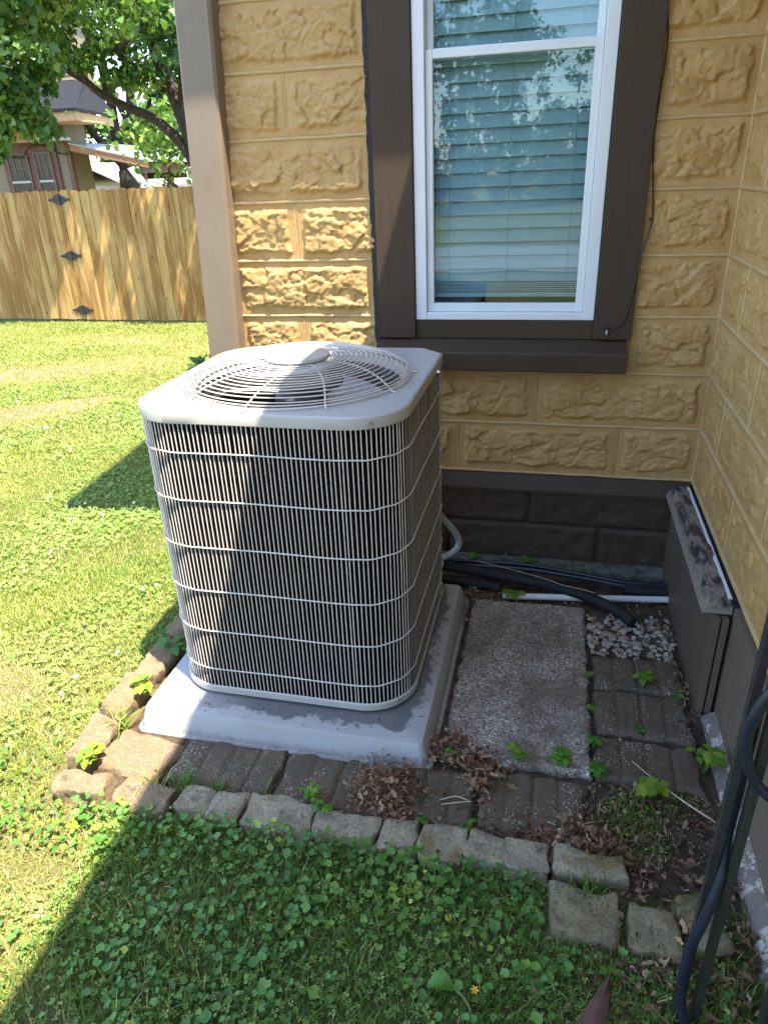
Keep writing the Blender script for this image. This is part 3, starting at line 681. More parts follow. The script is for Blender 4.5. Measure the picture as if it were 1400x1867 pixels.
# cap
def ins(d): return densify_ref(d)
base_out = densify(rr(HX + 0.006, HY + 0.006, 0.147, 0.07, 16), 0.04)
ctr = Vector((ACX, ACY))
def inset(P, d): return [tuple(Vector(p) - (Vector(p) - ctr).normalized() * d) for p in P]
GCX, GCY = -0.702, -0.772
circ = lambda r, z, P: [(GCX + r * math.cos(math.atan2(p[1] - GCY, p[0] - GCX)), GCY + r * math.sin(math.atan2(p[1] - GCY, p[0] - GCX)), z) for p in P]
ord_ = sorted(base_out, key=lambda p: math.atan2(p[1] - GCY, p[0] - GCX))
b = MB()
b.loft([ringat(inset(ord_, 0.012), 0.965), ringat(inset(ord_, 0.001), 0.965), ringat(ord_, 0.967), ringat(ord_, 0.988), ringat(inset(ord_, 0.0015), 0.9935), ringat(inset(ord_, 0.006), 0.997),
        ringat(inset(ord_, 0.010), 0.998), ringat(inset(ord_, 0.012), 0.998), circ(0.325, 1.000, ord_), circ(0.314, 1.001, ord_), circ(0.306, 1.004, ord_), circ(0.299, 1.0, ord_), circ(0.294, 0.975, ord_)], False, False)
b.build('top_cap', M_STEEL, ac, 24)
MB().loft([[(GCX + r_ * math.cos(2 * math.pi * k / 48), GCY + r_ * math.sin(2 * math.pi * k / 48), z_) for k in range(48)] for r_, z_ in ((0.2935, 0.9765), (0.288, 0.95), (0.285, 0.80))], False, False).build('fan_shroud', M_MOTOR, ac, 40)
# coil and base
cin = rr(HX - 0.014, HY - 0.014, 0.128, 0.05, 16)
b = MB(); b.loft([ringat(inset(cin, -0.02), 0.112), ringat(cin, 0.114), ringat(cin, 0.962)], True, False); b.build('coil', M_COIL, ac, 40)
bo = rr(HX + 0.006, HY + 0.006, 0.146, 0.06, 14)
b = MB(); b.loft([ringat(bo, 0.098), ringat(inset(bo, -0.003), 0.101), ringat(inset(bo, -0.003), 0.120), ringat(inset(bo, 0.003), 0.123), ringat(inset(bo, 0.006), 0.118)], True, False); b.build('base_pan', M_STEEL, ac, 40)
for fx in (ACX - 0.27, ACX + 0.27):
    for fy in (ACY - 0.27, ACY + 0.27): MB().tube([(fx, fy, 0.086), (fx, fy, 0.099)], 0.03, 12).build('foot', M_MOTOR, ac, 40)
# corner service panel at the rear right
pr = [(ACX + HX + 0.001, ACY + HY - 0.115), (ACX + HX + 0.001, ACY + HY - 0.062), (ACX + HX - 0.062, ACY + HY + 0.001), (ACX + HX - 0.30, ACY + HY + 0.001), (ACX + HX - 0.30, ACY + HY - 0.02), (ACX + HX - 0.07, ACY + HY - 0.02), (ACX + HX - 0.02, ACY + HY - 0.07), (ACX + HX - 0.02, ACY + HY - 0.115)]
MB().prism(pr, 'z', 0.121, 0.964).build('service_panel', M_STEEL, ac)
def screw(p0, p1, r_): MB().tube([p0, p1], r_, 8).build('screw', M_ZINC, ac, 40)
for z_ in (0.90, 0.68, 0.62, 0.16): screw((ACX + HX, ACY + HY - 0.085, z_), (ACX + HX + 0.006, ACY + HY - 0.085, z_), 0.006)
screw((ACX + HX + 0.009, ACY + HY - 0.20, 0.972), (ACX + HX + 0.018, ACY + HY - 0.20, 0.972), 0.007)
screw((ACX + HX - 0.075, ACY - HY + 0.020, 0.979), (ACX + HX - 0.069, ACY - HY + 0.007, 0.979), 0.007)
screw((ACX + HX - 0.040, ACY - HY + 0.045, 0.111), (ACX + HX - 0.031, ACY - HY + 0.036, 0.111), 0.006)
# louvre grille: every vertical wire, and the horizontal rings
gp = rr(HX, HY, 0.142, 0.06, 30)
def along(P, step, closed=True):
    out = []; acc = 0.0; n = len(P)
    for i in range(n):
        a, c_ = Vector(P[i]), Vector(P[(i + 1) % n]); L_ = (c_ - a).length
        while acc <= L_ and L_ > 1e-9: out.append(a.lerp(c_, acc / L_)); acc += step
        acc -= L_
    return out
wire = MB().tube([(0, 0, 0.0), (0, 0, 0.850)], 0.00165, 6).mesh('grille_wire', M_WIRE, 70)
shade_wire = MB().tube([(0, 0, 0.0), (0, 0, 0.850)], 0.0017, 6).mesh('grille_wire', M_WIRE_SHADE, 70)
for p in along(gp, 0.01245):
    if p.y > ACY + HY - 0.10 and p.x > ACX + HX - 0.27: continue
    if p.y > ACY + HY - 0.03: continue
    o = put(shade_wire if p.x > ACX + HX - 0.006 else wire, 'grille_wire', ac, (p.x, p.y, 0.118)); o.rotation_euler = (random.uniform(-.0012, .0012), random.uniform(-.0012, .0012), 0)  # right side wires take the colour with shade painted in
go = rr(HX - 0.0036, HY - 0.0036, 0.139, 0.06, 20)
go = [p for p in densify(go, 0.05)]
# start the ring after the service panel, end at the rear
for z_ in (0.886, 0.748, 0.607, 0.465, 0.325, 0.184):
    zz_ = z_ + random.uniform(-.002, .002)
    lo = [(p[0] + (p[0] - ACX) * 0.018, p[1] + (p[1] - ACY) * 0.018, zz_ + 0.0012 * math.sin(i * .9)) for i, p in enumerate(go)]
    MB().tube(lo, 0.0020, 6, closed=True).build('grille_ring', M_WIRE, ac, 70)
# fan, motor
MB().loft([[(GCX + r * math.cos(2 * math.pi * k / 20), GCY + r * math.sin(2 * math.pi * k / 20), z_) for k in range(20)] for r, z_ in ((0.07, 0.80), (0.075, 0.82), (0.075, 0.95), (0.06, 0.965), (0.02, 0.97))]).build('motor', M_MOTOR, ac, 40)
for q_ in range(4):
    a0 = q_ * math.pi / 2 + 0.55; rings = []
    for i in range(9):
        r = 0.06 + 0.222 * i / 8; wd_ = 0.45 + 0.60 * (i / 8) ** 0.8; row = []
        for j in range(8):
            t_ = j / 7; a = a0 + wd_ * 1.15 * (t_ - 0.5) + 0.25 * (i / 8)
            row.append((GCX + r * math.cos(a), GCY + r * math.sin(a), 0.895 + 0.075 * (t_ - 0.5) + 0.012 * math.sin(t_ * math.pi)))
        rings.append(row)
    b = MB(); vs = [p for r_ in rings for p in r_]; b.add(vs, [(i * 8 + j, i * 8 + j + 1, (i + 1) * 8 + j + 1, (i + 1) * 8 + j) for i in range(8) for j in range(7)])
    me = b.mesh('fan_blade', M_FAN, 60); o = put(me, 'fan_blade', ac)
b = MB()
for a in (0.6, 2.17, 3.74, 5.31):
    b.tube([(GCX + 0.06 * math.cos(a), GCY + 0.06 * math.sin(a), 0.835), (GCX + 0.29 * math.cos(a), GCY + 0.29 * math.sin(a), 0.835)], 0.006, 6)
b.build('motor_bracket', M_MOTOR, ac, 40)
# guard
def gprof(r): return 1.010 + 0.047 * (1 - min(1, (r / 0.324)) ** 4.6)
guard = MB().loft([[(GCX + r * math.cos(2 * math.pi * k / 40), GCY + r * math.sin(2 * math.pi * k / 40), z_) for k in range(40)] for r, z_ in ((0.078, 1.052), (0.090, 1.0545), (0.093, 1.060), (0.090, 1.066), (0.065, 1.0680), (0.02, 1.0685))]).build('fan_guard', M_STEEL, ac, 35)
rs = list(np.arange(0.112, 0.312, 0.0142)) + [0.3185, 0.3235]
for i, r in enumerate(rs):
    zr = gprof(r) if i < len(rs) - 1 else 1.006
    MB().tube([(GCX + r * math.cos(2 * math.pi * k / 72), GCY + r * math.sin(2 * math.pi * k / 72), zr + 0.0012 * math.sin(3 * 2 * math.pi * k / 72 + i)) for k in range(72)], 0.0017, 6, closed=True).build('guard_ring', M_WIRE, guard, 70)
for q_ in range(10):
    a = 2 * math.pi * q_ / 10 + 0.22
    pts = [(GCX + r * math.cos(a + (0.324 - r) * 0.9), GCY + r * math.sin(a + (0.324 - r) * 0.9), gprof(r) - 0.0036) for r in np.linspace(0.085, 0.323, 14)] + [(GCX + 0.329 * math.cos(a), GCY + 0.329 * math.sin(a), 1.003), (GCX + 0.342 * math.cos(a), GCY + 0.342 * math.sin(a), 1.0025)]
    MB().tube(pts, 0.0023, 6).build('guard_spoke', M_WIRE, guard, 70)
# pad under the unit
PX0, PX1, PY0, PY1 = -1.156, -0.262, -1.222, -0.335
def pr_(d, r): return rr((PX1 - PX0) / 2 - d, (PY1 - PY0) / 2 - d, r, r, 8, (PX0 + PX1) / 2, (PY0 + PY1) / 2)
def pfull(d, r):
    P = []; hx, hy, ox, oy = (PX1 - PX0) / 2 - d, (PY1 - PY0) / 2 - d, (PX0 + PX1) / 2, (PY0 + PY1) / 2
    for sx_, sy_, a0 in ((1, -1, -90), (1, 1, 0), (-1, 1, 90), (-1, -1, 180)):
        for i in range(9):
            a = math.radians(a0 + 90 * i / 8); P.append((ox + sx_ * (hx - r) + r * math.cos(a), oy + sy_ * (hy - r) + r * math.sin(a)))
    return P
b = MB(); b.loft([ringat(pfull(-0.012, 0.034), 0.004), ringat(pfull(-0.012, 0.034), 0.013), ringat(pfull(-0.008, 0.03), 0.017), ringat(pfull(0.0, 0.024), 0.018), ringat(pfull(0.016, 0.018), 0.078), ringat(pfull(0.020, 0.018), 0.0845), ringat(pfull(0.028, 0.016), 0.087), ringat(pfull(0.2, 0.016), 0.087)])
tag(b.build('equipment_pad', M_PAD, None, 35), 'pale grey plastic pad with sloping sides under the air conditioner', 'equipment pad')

# ------------------------------------------------------------------ LINES BEHIND THE UNIT
con = thing('conduit', 'grey flexible conduit looping down beside the back of the air conditioner', 'conduit', (-0.42, -0.25, 0.13))
pc = bez([(-0.44, -0.384, 0.47), (-0.415, -0.31, 0.415), (-0.375, -0.24, 0.315), (-0.322, -0.20, 0.222), (-0.312, -0.205, 0.175), (-0.345, -0.23, 0.143), (-0.41, -0.28, 0.135), (-0.45, -0.384, 0.140)], 14)
MB().tube(pc, [0.0125 + 0.0009 * (i % 2) for i in range(len(pc))], 10).build('pipe', M_CONDUIT, con, 75)
b = MB(); b.tube([(-0.44, -0.384, 0.47), (-0.434, -0.365, 0.458)], 0.018, 10).tube([(-0.45, -0.384, 0.14), (-0.442, -0.362, 0.139)], 0.018, 10); b.build('fitting', M_ZINC, con, 40)
line = thing('insulated_pipe', 'thick black foam covered pipe crossing the white pipe onto the pebbles', 'pipe', (0.30, -0.40, 0.03))
MB().tube(bez([(-0.46, -0.375, 0.20), (-0.455, -0.30, 0.15), (-0.40, -0.23, 0.095), (-0.28, -0.215, 0.075), (-0.12, -0.225, 0.06), (0.06, -0.26, 0.058), (0.20, -0.315, 0.052), (0.295, -0.375, 0.044), (0.343, -0.425, 0.034)], 8), 0.0205, 10).build('foam_sleeve', M_FOAM, line, 75)
MB().tube([(-0.40, -0.232, 0.097), (-0.375, -0.226, 0.090)], 0.0213, 12).build('white_tape', M_VINYL, line, 60)
l2 = thing('black_hose', 'black ribbed hose lying low along the mossy footing behind the unit', 'hose', (-0.2, -0.25, 0.02))
MB().tube(bez([(-0.46, -0.374, 0.13), (-0.44, -0.29, 0.075), (-0.36, -0.25, 0.04), (-0.24, -0.24, 0.03), (-0.14, -0.255, 0.024)], 8), 0.020, 10).build('hose', M_FOAM, l2, 75)
l3 = thing('cable_bundle', 'navy blue cables running along the brown foundation into the corner', 'cable', (0.1, -0.19, 0.05))
for k, (dy_, dz_, r_) in enumerate(((0, 0, 0.0085), (0.018, 0.010, 0.007), (0.032, -0.004, 0.0075))):
    MB().tube(bez([(-0.47, -0.373, 0.20), (-0.42, -0.26 + dy_, 0.115 + dz_), (-0.28, -0.20 + dy_, 0.085 + dz_), (-0.05, -0.178 + dy_, 0.075 + dz_), (0.15, -0.185 + dy_, 0.062 + dz_ * .6), (0.33, -0.205 + dy_, 0.052 + dz_ * .5), (0.482, -0.20 + dy_, 0.052 + dz_ * .4)], 8), r_, 8).build('cable', M_HOSE, l3, 75)
MB().tube(bez([(0.33, -0.222, 0.045), (0.40, -0.224, 0.046), (0.4835, -0.222, 0.048)], 5), 0.0165, 10).build('foam_sleeve', M_FOAM, l3, 75)
pv = thing('white_pipe', 'straight white plastic pipe lying across the ground behind the slab', 'pipe', (0.18, -0.28, 0.03))
MB().tube([(-0.125, -0.318, 0.030), (0.18, -0.285, 0.031), (0.483, -0.246, 0.032)], 0.0125, 12, cap=False).tube([(-0.125, -0.318, 0.030), (-0.05, -0.310, 0.030)], 0.0105, 12).build('pipe', M_PVC, pv, 60)
tw = MB().tube(bez([(-0.30, -0.17, 0.10), (-0.12, -0.20, 0.085), (0.02, -0.255, 0.086), (0.10, -0.285, 0.080), (0.17, -0.30, 0.078), (0.21, -0.312, 0.075)], 6), 0.0022, 5).build('thin_wire', M_COPPER)
tag(tw, 'thin brown wire drooping over the black pipe and white pipe', 'wire')

# ------------------------------------------------------------------ PAVING
def rough_slab(name, x0, x1, y0, y1, z0, z1, mat, grooves=0, seed=0, rot=0.0, groove_axis='x', amp=0.004, corner=0.008, worn=0.0):
    wd, dp = x1 - x0, y1 - y0; nx, ny = max(8, int(wd / 0.007)), max(8, int(dp / 0.010)); V = []
    cxm, cym = (x0 + x1) / 2, (y0 + y1) / 2; o = Vector((seed * 5.1, seed * 2.3, 0)); ca, sa = math.cos(rot), math.sin(rot)
    for j in range(ny + 1):
        for i in range(nx + 1):
            u, v = i / nx, j / ny; px, py = (u - 0.5) * wd, (v - 0.5) * dp
            d = min(u * wd, (1 - u) * wd, v * dp, (1 - v) * dp)
            p = Vector((px, py, 0)) + o
            edgew = max(0, 1 - d / 0.03)
            hx_ = noise.noise(p * 20) * 0.006 * edgew * (1 + worn); hy_ = noise.noise(p * 20 + Vector((9, 9, 9))) * 0.006 * edgew * (1 + worn)
            z = z1 + amp * 0.5 * noise.noise(p * 9) + amp * 0.5 * noise.noise(p * 40)
            if d < corner: z -= corner * 0.8 * (1 - math.sqrt(max(0, 1 - (1 - d / corner) ** 2)))
            if d < 0.03: z -= 0.006 * worn * max(0, noise.noise(p * 26) + 0.2) * edgew
            if grooves:
                t_ = (u if groove_axis == 'x' else v) * grooves; fr_ = abs(t_ - round(t_)) * (wd if groove_axis == 'x' else dp) / grooves
                if 0 < round(t_) < grooves: z -= 0.007 * max(0, 1 - fr_ / 0.008)
            X_, Y_ = px + hx_, py + hy_
            V.append((X_ * ca - Y_ * sa, X_ * sa + Y_ * ca, z))
    n = len(V); ii = np.arange(n).reshape(ny + 1, nx + 1)
    q = np.stack([ii[:-1, :-1], ii[:-1, 1:], ii[1:, 1:], ii[1:, :-1]], -1).reshape(-1, 4)
    bord = list(ii[0, :]) + list(ii[1:, -1]) + list(ii[-1, -2::-1]) + list(ii[-2:0:-1, 0]); m_ = len(bord)
    V += [(V[k][0], V[k][1], z0) for k in bord]
    sk = np.array([[bord[(k + 1) % m_], bord[k], n + k, n + (k + 1) % m_] for k in range(m_)])
    me = npmesh(name, V, [q, sk], mat, smooth=False); smooth_angle(me, 40)
    return put(me, name, None, (cxm, cym, 0))
tag(rough_slab('concrete_slab', -0.232, 0.180, -1.172, -0.352, -0.02, 0.036, M_AGG, 0, 1, 0.0, amp=0.005, corner=0.012, worn=1.0), 'large grey pebbled concrete slab beside the air conditioner pad', 'slab')
PV = 'dark grooved pavers'
for i, (a, lab, rt_, z1) in enumerate((((0.196, 0.468, -0.792, -0.622), 'dark grooved paver nearest the white pebbles, with a bushy sprout on it', 0.02, 0.030),
                  ((0.194, 0.466, -1.000, -0.803), 'middle one of the three dark grooved pavers right of the slab', -0.015, 0.034),
                  ((0.190, 0.466, -1.178, -1.012), 'dark grooved paver right of the slab, closest to the leaf litter', -0.01, 0.031))):
    tag(rough_slab('paver', *a, -0.02, z1, M_PAVER, 4, 3 + i, rt_, worn=1.4, corner=0.012), lab, 'paver', PV)
for i, (a, lab, mat_, gr, z1, rt_) in enumerate((((-1.205, -0.985, -1.405, -1.255), 'sunlit brown pebbled paver at the left front corner of the pad', M_PAVERB, 0, 0.030, -0.12),
                  ((-0.972, -0.664, -1.402, -1.236), 'dark grooved paver in front of the pad, just right of the shadow edge', M_PAVER, 4, 0.028, 0.0),
                  ((-0.654, -0.330, -1.415, -1.236), 'dark grooved paver in front of the pad, half covered by the brown leaf heap', M_PAVER, 4, 0.030, -0.02),
                  ((-0.318, -0.122, -1.408, -1.222), 'mossy grey green paver at the right front corner of the pad', M_PAVER, 3, 0.032, 0.03),
                  ((-0.108, 0.160, -1.398, -1.192), 'dark grooved paver in front of the large pebbled slab', M_PAVER, 4, 0.028, -0.02))):
    tag(rough_slab('paver', *a, -0.02, z1, mat_, gr, 13 + i, rt_, worn=1.3, corner=0.012), lab, 'paver', PV)
def stone(sx_, sy_, sz, seed, mat, res=0.011, amp=0.014):
    bm = bmesh.new(); bmesh.ops.create_cube(bm, size=1.0)
    for v in bm.verts: v.co = Vector((v.co.x * sx_, v.co.y * sy_, v.co.z * sz))
    bmesh.ops.bevel(bm, geom=list(bm.edges), offset=0.010, segments=2, affect='EDGES', profile=0.5)
    for _ in range(3):
        es = [e for e in bm.edges if e.calc_length() > 0.022]
        if es: bmesh.ops.subdivide_edges(bm, edges=es, cuts=1, use_grid_fill=True)
    bmesh.ops.triangulate(bm, faces=[f for f in bm.faces if len(f.verts) > 4]); o = Vector((seed * 3.7, seed * 1.3, seed))
    for v in bm.verts:
        p = v.co + o; n_ = Vector((noise.noise(p * 13), noise.noise(p * 13 + Vector((5, 5, 5))), noise.noise(p * 13 + Vector((9, 1, 3)))))
        n2 = Vector((noise.noise(p * 38), noise.noise(p * 38 + Vector((5, 5, 5))), noise.noise(p * 38 + Vector((9, 1, 3)))))
        v.co += n_ * amp + n2 * amp * 0.6
    me = bpy.data.meshes.new('stone'); bm.to_mesh(me); bm.free(); me.materials.append(mat); smooth_angle(me, 38); return me
edg = thing('stone_edging', 'row of rough weathered edging stones bordering the paved bed', 'edging', (-0.5, -1.46, 0))
fx = [-0.885, -0.792, -0.703, -0.512, -0.340, -0.237, -0.127, -0.028, 0.074, 0.252]
for i in range(len(fx) - 1):
    x0, x1 = fx[i], fx[i + 1]; h = 0.090
    o = put(stone(x1 - x0 - 0.006, (0.074 + 0.008 * (i % 3)) if i < 8 else 0.062, h, i + 1, M_STONE), 'stone', edg, ((x0 + x1) / 2, -1.461 - 0.005 * (i % 2) + (0.004 if i == 8 else 0), 0.006 + 0.003 * (i % 2)))
    o.rotation_euler = (random.uniform(0.02, .10), random.uniform(-.03, .03), random.uniform(-.04, .04))
for i, (x, y, sx_, sy_, rz_) in enumerate(((-0.990, -1.475, 0.155, 0.085, -0.10), (-1.180, -1.468, 0.145, 0.075, 0.10))):
    put(stone(sx_, sy_, 0.085, 30 + i, M_STONEO), 'stone', edg, (x, y, 0.006), (0.05, 0, rz_))
ly = [(-1.405, -1.215), (-1.210, -1.040), (-1.036, -0.830), (-0.826, -0.64), (-0.63, -0.44), (-0.435, -0.25), (-0.245, -0.07)]
for i, (y0, y1) in enumerate(ly):
    put(stone(0.088, y1 - y0 - 0.006, 0.10, 50 + i, M_STONEO), 'stone', edg, (-1.250 - 0.012 * (i % 2) , (y0 + y1) / 2, 0.008), (0.0, 0.06, random.uniform(-.05, .05) + (0.06 if i == 0 else 0)))
tag(put(stone(0.150, 0.118, 0.07, 71, M_STONEY), 'loose_stone', None, (0.148, -1.578, 0.006), (0.02, 0, -0.02)), 'square mossy stone set alone in front of the edging row', 'stone')
tag(put(stone(0.100, 0.112, 0.06, 72, M_STONEY), 'loose_stone', None, (0.293, -1.583, 0.002), (0.02, 0, -0.06)), 'smaller tan stone among dead leaves, behind the black stand', 'stone')
tag(put(stone(0.075, 0.13, 0.055, 73, M_STONEY), 'loose_stone', None, (0.395, -1.545, 0.000), (0.02, 0, 0.3)), 'tan stone mostly hidden behind the two black upright bars', 'stone')

# ------------------------------------------------------------------ pebbles
def blobs(n, place, size, mat, name, seed):
    r_ = np.random.default_rng(seed); bm = bmesh.new(); bmesh.ops.create_icosphere(bm, subdivisions=2, radius=1.0); bm.verts.ensure_lookup_table()
    base = np.array([v.co[:] for v in bm.verts]); bm.verts.index_update(); fc = np.array([[v.index for v in f.verts] for f in bm.faces]); bm.free()
    V, Fs, T = [], [], []
    for i in range(n):
        p, s_ = place(r_, i), size(r_, i)
        d = np.array([1 + 0.28 * noise.noise(Vector(v * 1.7) + Vector((i * 3.1, 0, 0))) + 0.10 * noise.noise(Vector(v * 4) + Vector((i * 3.1, 0, 0))) for v in base])[:, None]
        # chipped facets
        v = base * d
        for _ in range(4):
            nn = r_.normal(size=3); nn /= np.linalg.norm(nn); ex = np.maximum(v @ nn - 0.68, 0)[:, None]; v = v - ex * nn * 0.9
        v = v * s_ ; a = r_.uniform(0, 6.28); v = np.stack([v[:, 0] * np.cos(a) - v[:, 1] * np.sin(a), v[:, 0] * np.sin(a) + v[:, 1] * np.cos(a), v[:, 2]], 1)
        Fs.append(fc + len(base) * len(V)); V.append(v + p); T.append(np.full(len(base), r_.uniform()))
    me = npmesh(name, np.concatenate(V), [np.concatenate(Fs)], mat, np.concatenate(T)); smooth_angle(me, 35); return me
pb = blobs(240, lambda r_, i: np.array([r_.uniform(0.19, 0.478), -0.355 - 0.255 * r_.uniform() ** 0.75, 0.008 + 0.014 * r_.uniform()]), lambda r_, i: np.array([r_.uniform(.006, .017), r_.uniform(.005, .0125), r_.uniform(.005, .009)]), M_PEB, 'pebbles', 5)
tag(put(pb, 'pebbles'), 'heap of white and tan pebbles in the corner', 'pebbles', kind='stuff')

# ------------------------------------------------------------------ VEGETATION generators
def blades(P, Ln, Wd, r_, lean=0.5, curl=0.5):
    n = len(P); a = r_.uniform(0, 2 * np.pi, n); d = np.stack([np.cos(a), np.sin(a), np.zeros(n)], 1); s_ = np.stack([-np.sin(a), np.cos(a), np.zeros(n)], 1)
    le = np.abs(r_.normal(0, lean, n)); le = np.clip(le, 0, 1.4)
    t1 = d * np.sin(le)[:, None] + np.array([0, 0, 1.0]) * np.cos(le)[:, None]
    l2_ = np.clip(le + curl * r_.uniform(0.3, 1.3, n), 0, 2.0); t2 = d * np.sin(l2_)[:, None] + np.array([0, 0, 1.0]) * np.cos(l2_)[:, None]
    m1 = P + t1 * (Ln * 0.55)[:, None]; tip = m1 + t2 * (Ln * 0.45)[:, None]; w_ = (Wd / 2)[:, None] * s_
    V = np.stack([P - w_, P + w_, m1 - w_ * 0.85, m1 + w_ * 0.85, tip], 1).reshape(-1, 3); k = np.arange(n) * 5
    return V, np.stack([k, k + 1, k + 3, k + 2], 1), np.stack([k + 2, k + 3, k + 4], 1)
def discs(P, R, r_, nseg=9, tiltmax=0.7, notch=True, cup=0.25):
    n = len(P); az = r_.uniform(0, 2 * np.pi, n); tl = np.abs(r_.normal(0, tiltmax * 0.5, n)); taz = r_.uniform(0, 2 * np.pi, n)
    nz = np.stack([np.sin(tl) * np.cos(taz), np.sin(tl) * np.sin(taz), np.cos(tl)], 1)
    u = np.cross(nz, np.stack([np.cos(az), np.sin(az), np.zeros(n)], 1)); u /= np.linalg.norm(u, axis=1)[:, None]; v = np.cross(nz, u)
    A = np.linspace(0, 2 * np.pi, nseg, endpoint=False); rad = np.where(np.arange(nseg) == 0, 0.42, 1.0) if notch else np.ones(nseg)
    rad = rad * (1 + 0.07 * np.cos(np.arange(nseg) * np.pi))
    ring = P[:, None] + R[:, None, None] * (rad[None, :, None] * (np.cos(A)[None, :, None] * u[:, None] + np.sin(A)[None, :, None] * v[:, None]) + cup * nz[:, None] * rad[None, :, None] ** 2)
    cen = P + (R * 0.05)[:, None] * nz
    V = np.concatenate([cen[:, None], ring], 1).reshape(-1, 3); k = np.arange(n)[:, None] * (nseg + 1)
    j = np.arange(nseg); F = np.stack([np.broadcast_to(k, (n, nseg)), k + 1 + j, k + 1 + (j + 1) % nseg], -1).reshape(-1, 3)
    return V, F
def leaves(P, D, Ln, Wd, r_, shape, droop=0.0):
    """leaf polygons: shape = list of (along, across) pairs; D = direction of growth"""
    n = len(P); D = D / np.linalg.norm(D, axis=1)[:, None]; rv = r_.normal(size=(n, 3)); s_ = np.cross(D, rv); s_ /= np.linalg.norm(s_, axis=1)[:, None]
    nn = np.cross(s_, D); sh = np.array(shape); k = len(sh)
    V = P[:, None] + Ln[:, None, None] * sh[None, :, 0, None] * D[:, None] + Wd[:, None, None] * sh[None, :, 1, None] * s_[:, None] - (Ln[:, None] * (0.18 * sh[None, :, 0] ** 2 - 0.25 * np.abs(sh[None, :, 1])))[..., None] * nn[:, None]
    V = V.reshape(-1, 3); F = (np.arange(n)[:, None] * k + np.arange(k)[None])
    return V, F, k
MAPLE = [(0, 0), (0.10, 0.22), (0.22, 0.50), (0.36, 0.30), (0.52, 0.55), (0.62, 0.28), (0.78, 0.22), (1.0, 0), (0.78, -0.22), (0.62, -0.28), (0.52, -0.55), (0.36, -0.30), (0.22, -0.50), (0.10, -0.22)]
OVAL = [(0, 0), (0.2, 0.34), (0.5, 0.48), (0.78, 0.28), (1.0, 0), (0.78, -0.28), (0.5, -0.48), (0.2, -0.34)]
DIAM = [(0, 0), (0.4, 0.42), (1.0, 0), (0.45, -0.42)]
JAG = [(0, 0), (0.12, 0.30), (0.30, 0.18), (0.42, 0.52), (0.60, 0.25), (0.80, 0.40), (1.0, 0.05), (0.75, -0.18), (0.62, -0.50), (0.40, -0.22), (0.22, -0.36)]
SLIV = [(0, 0.02), (0.5, 0.12), (1.0, 0.03), (0.55, -0.08)]
CURL = [(0, 0), (0.25, 0.42), (0.6, 0.30), (0.7, 0.55), (1.0, 0.1), (0.8, -0.30), (0.45, -0.22), (0.2, -0.4)]
def merge(items):
    Vs, Fs, T, off = [], {}, [], 0
    for V, Fl, t in items:
        for f in Fl: Fs.setdefault(f.shape[1], []).append(f + off)
        Vs.append(V); T.append(t); off += len(V)
    return np.concatenate(Vs), [np.concatenate(x) for x in Fs.values()], np.concatenate(T)
def fbm(x, y, s_): return np.array([noise.noise(Vector((a * s_, b_ * s_, 1.7))) for a, b_ in zip(x, y)])
# lawn
def region(n, x0, x1, y0, y1, r_): return r_.uniform(x0, x1, n), r_.uniform(y0, y1, n)
def bed(x, y):   # True inside the paved bed and on the edging stones
    return ((x > -1.315) & (y > -1.43) & (y < 0.2)) | ((x > -0.90) & (y > -1.50)) | ((x > -1.27) & (y > -1.51) & (x < -0.9)) | ((x > 0.06) & (x < 0.37) & (y > -1.65)) | (x > 0.50)
def dry(x, y):   # worn dry patches in the sunlit lawn
    def el(cx, cy, a, b_, rot):
        u = (x - cx) * np.cos(rot) + (y - cy) * np.sin(rot); v = -(x - cx) * np.sin(rot) + (y - cy) * np.cos(rot); return np.exp(-((u / a) ** 2 + (v / b_) ** 2))
    return np.clip(1.5 * el(-4.25, 1.98, 0.75, 0.24, 0.85) + 0.7 * el(-5.0, 3.6, 1.2, 0.5, 0.6) + 0.4 * el(-1.25, -1.78, 0.28, 0.35, 0) + 0.6 * el(-1.75, -1.15, 0.25, 0.2, 0.5) + 0.5 * el(-5.3, 5.4, 1.2, 0.5, 0), 0, 1)
items = []; clv = []
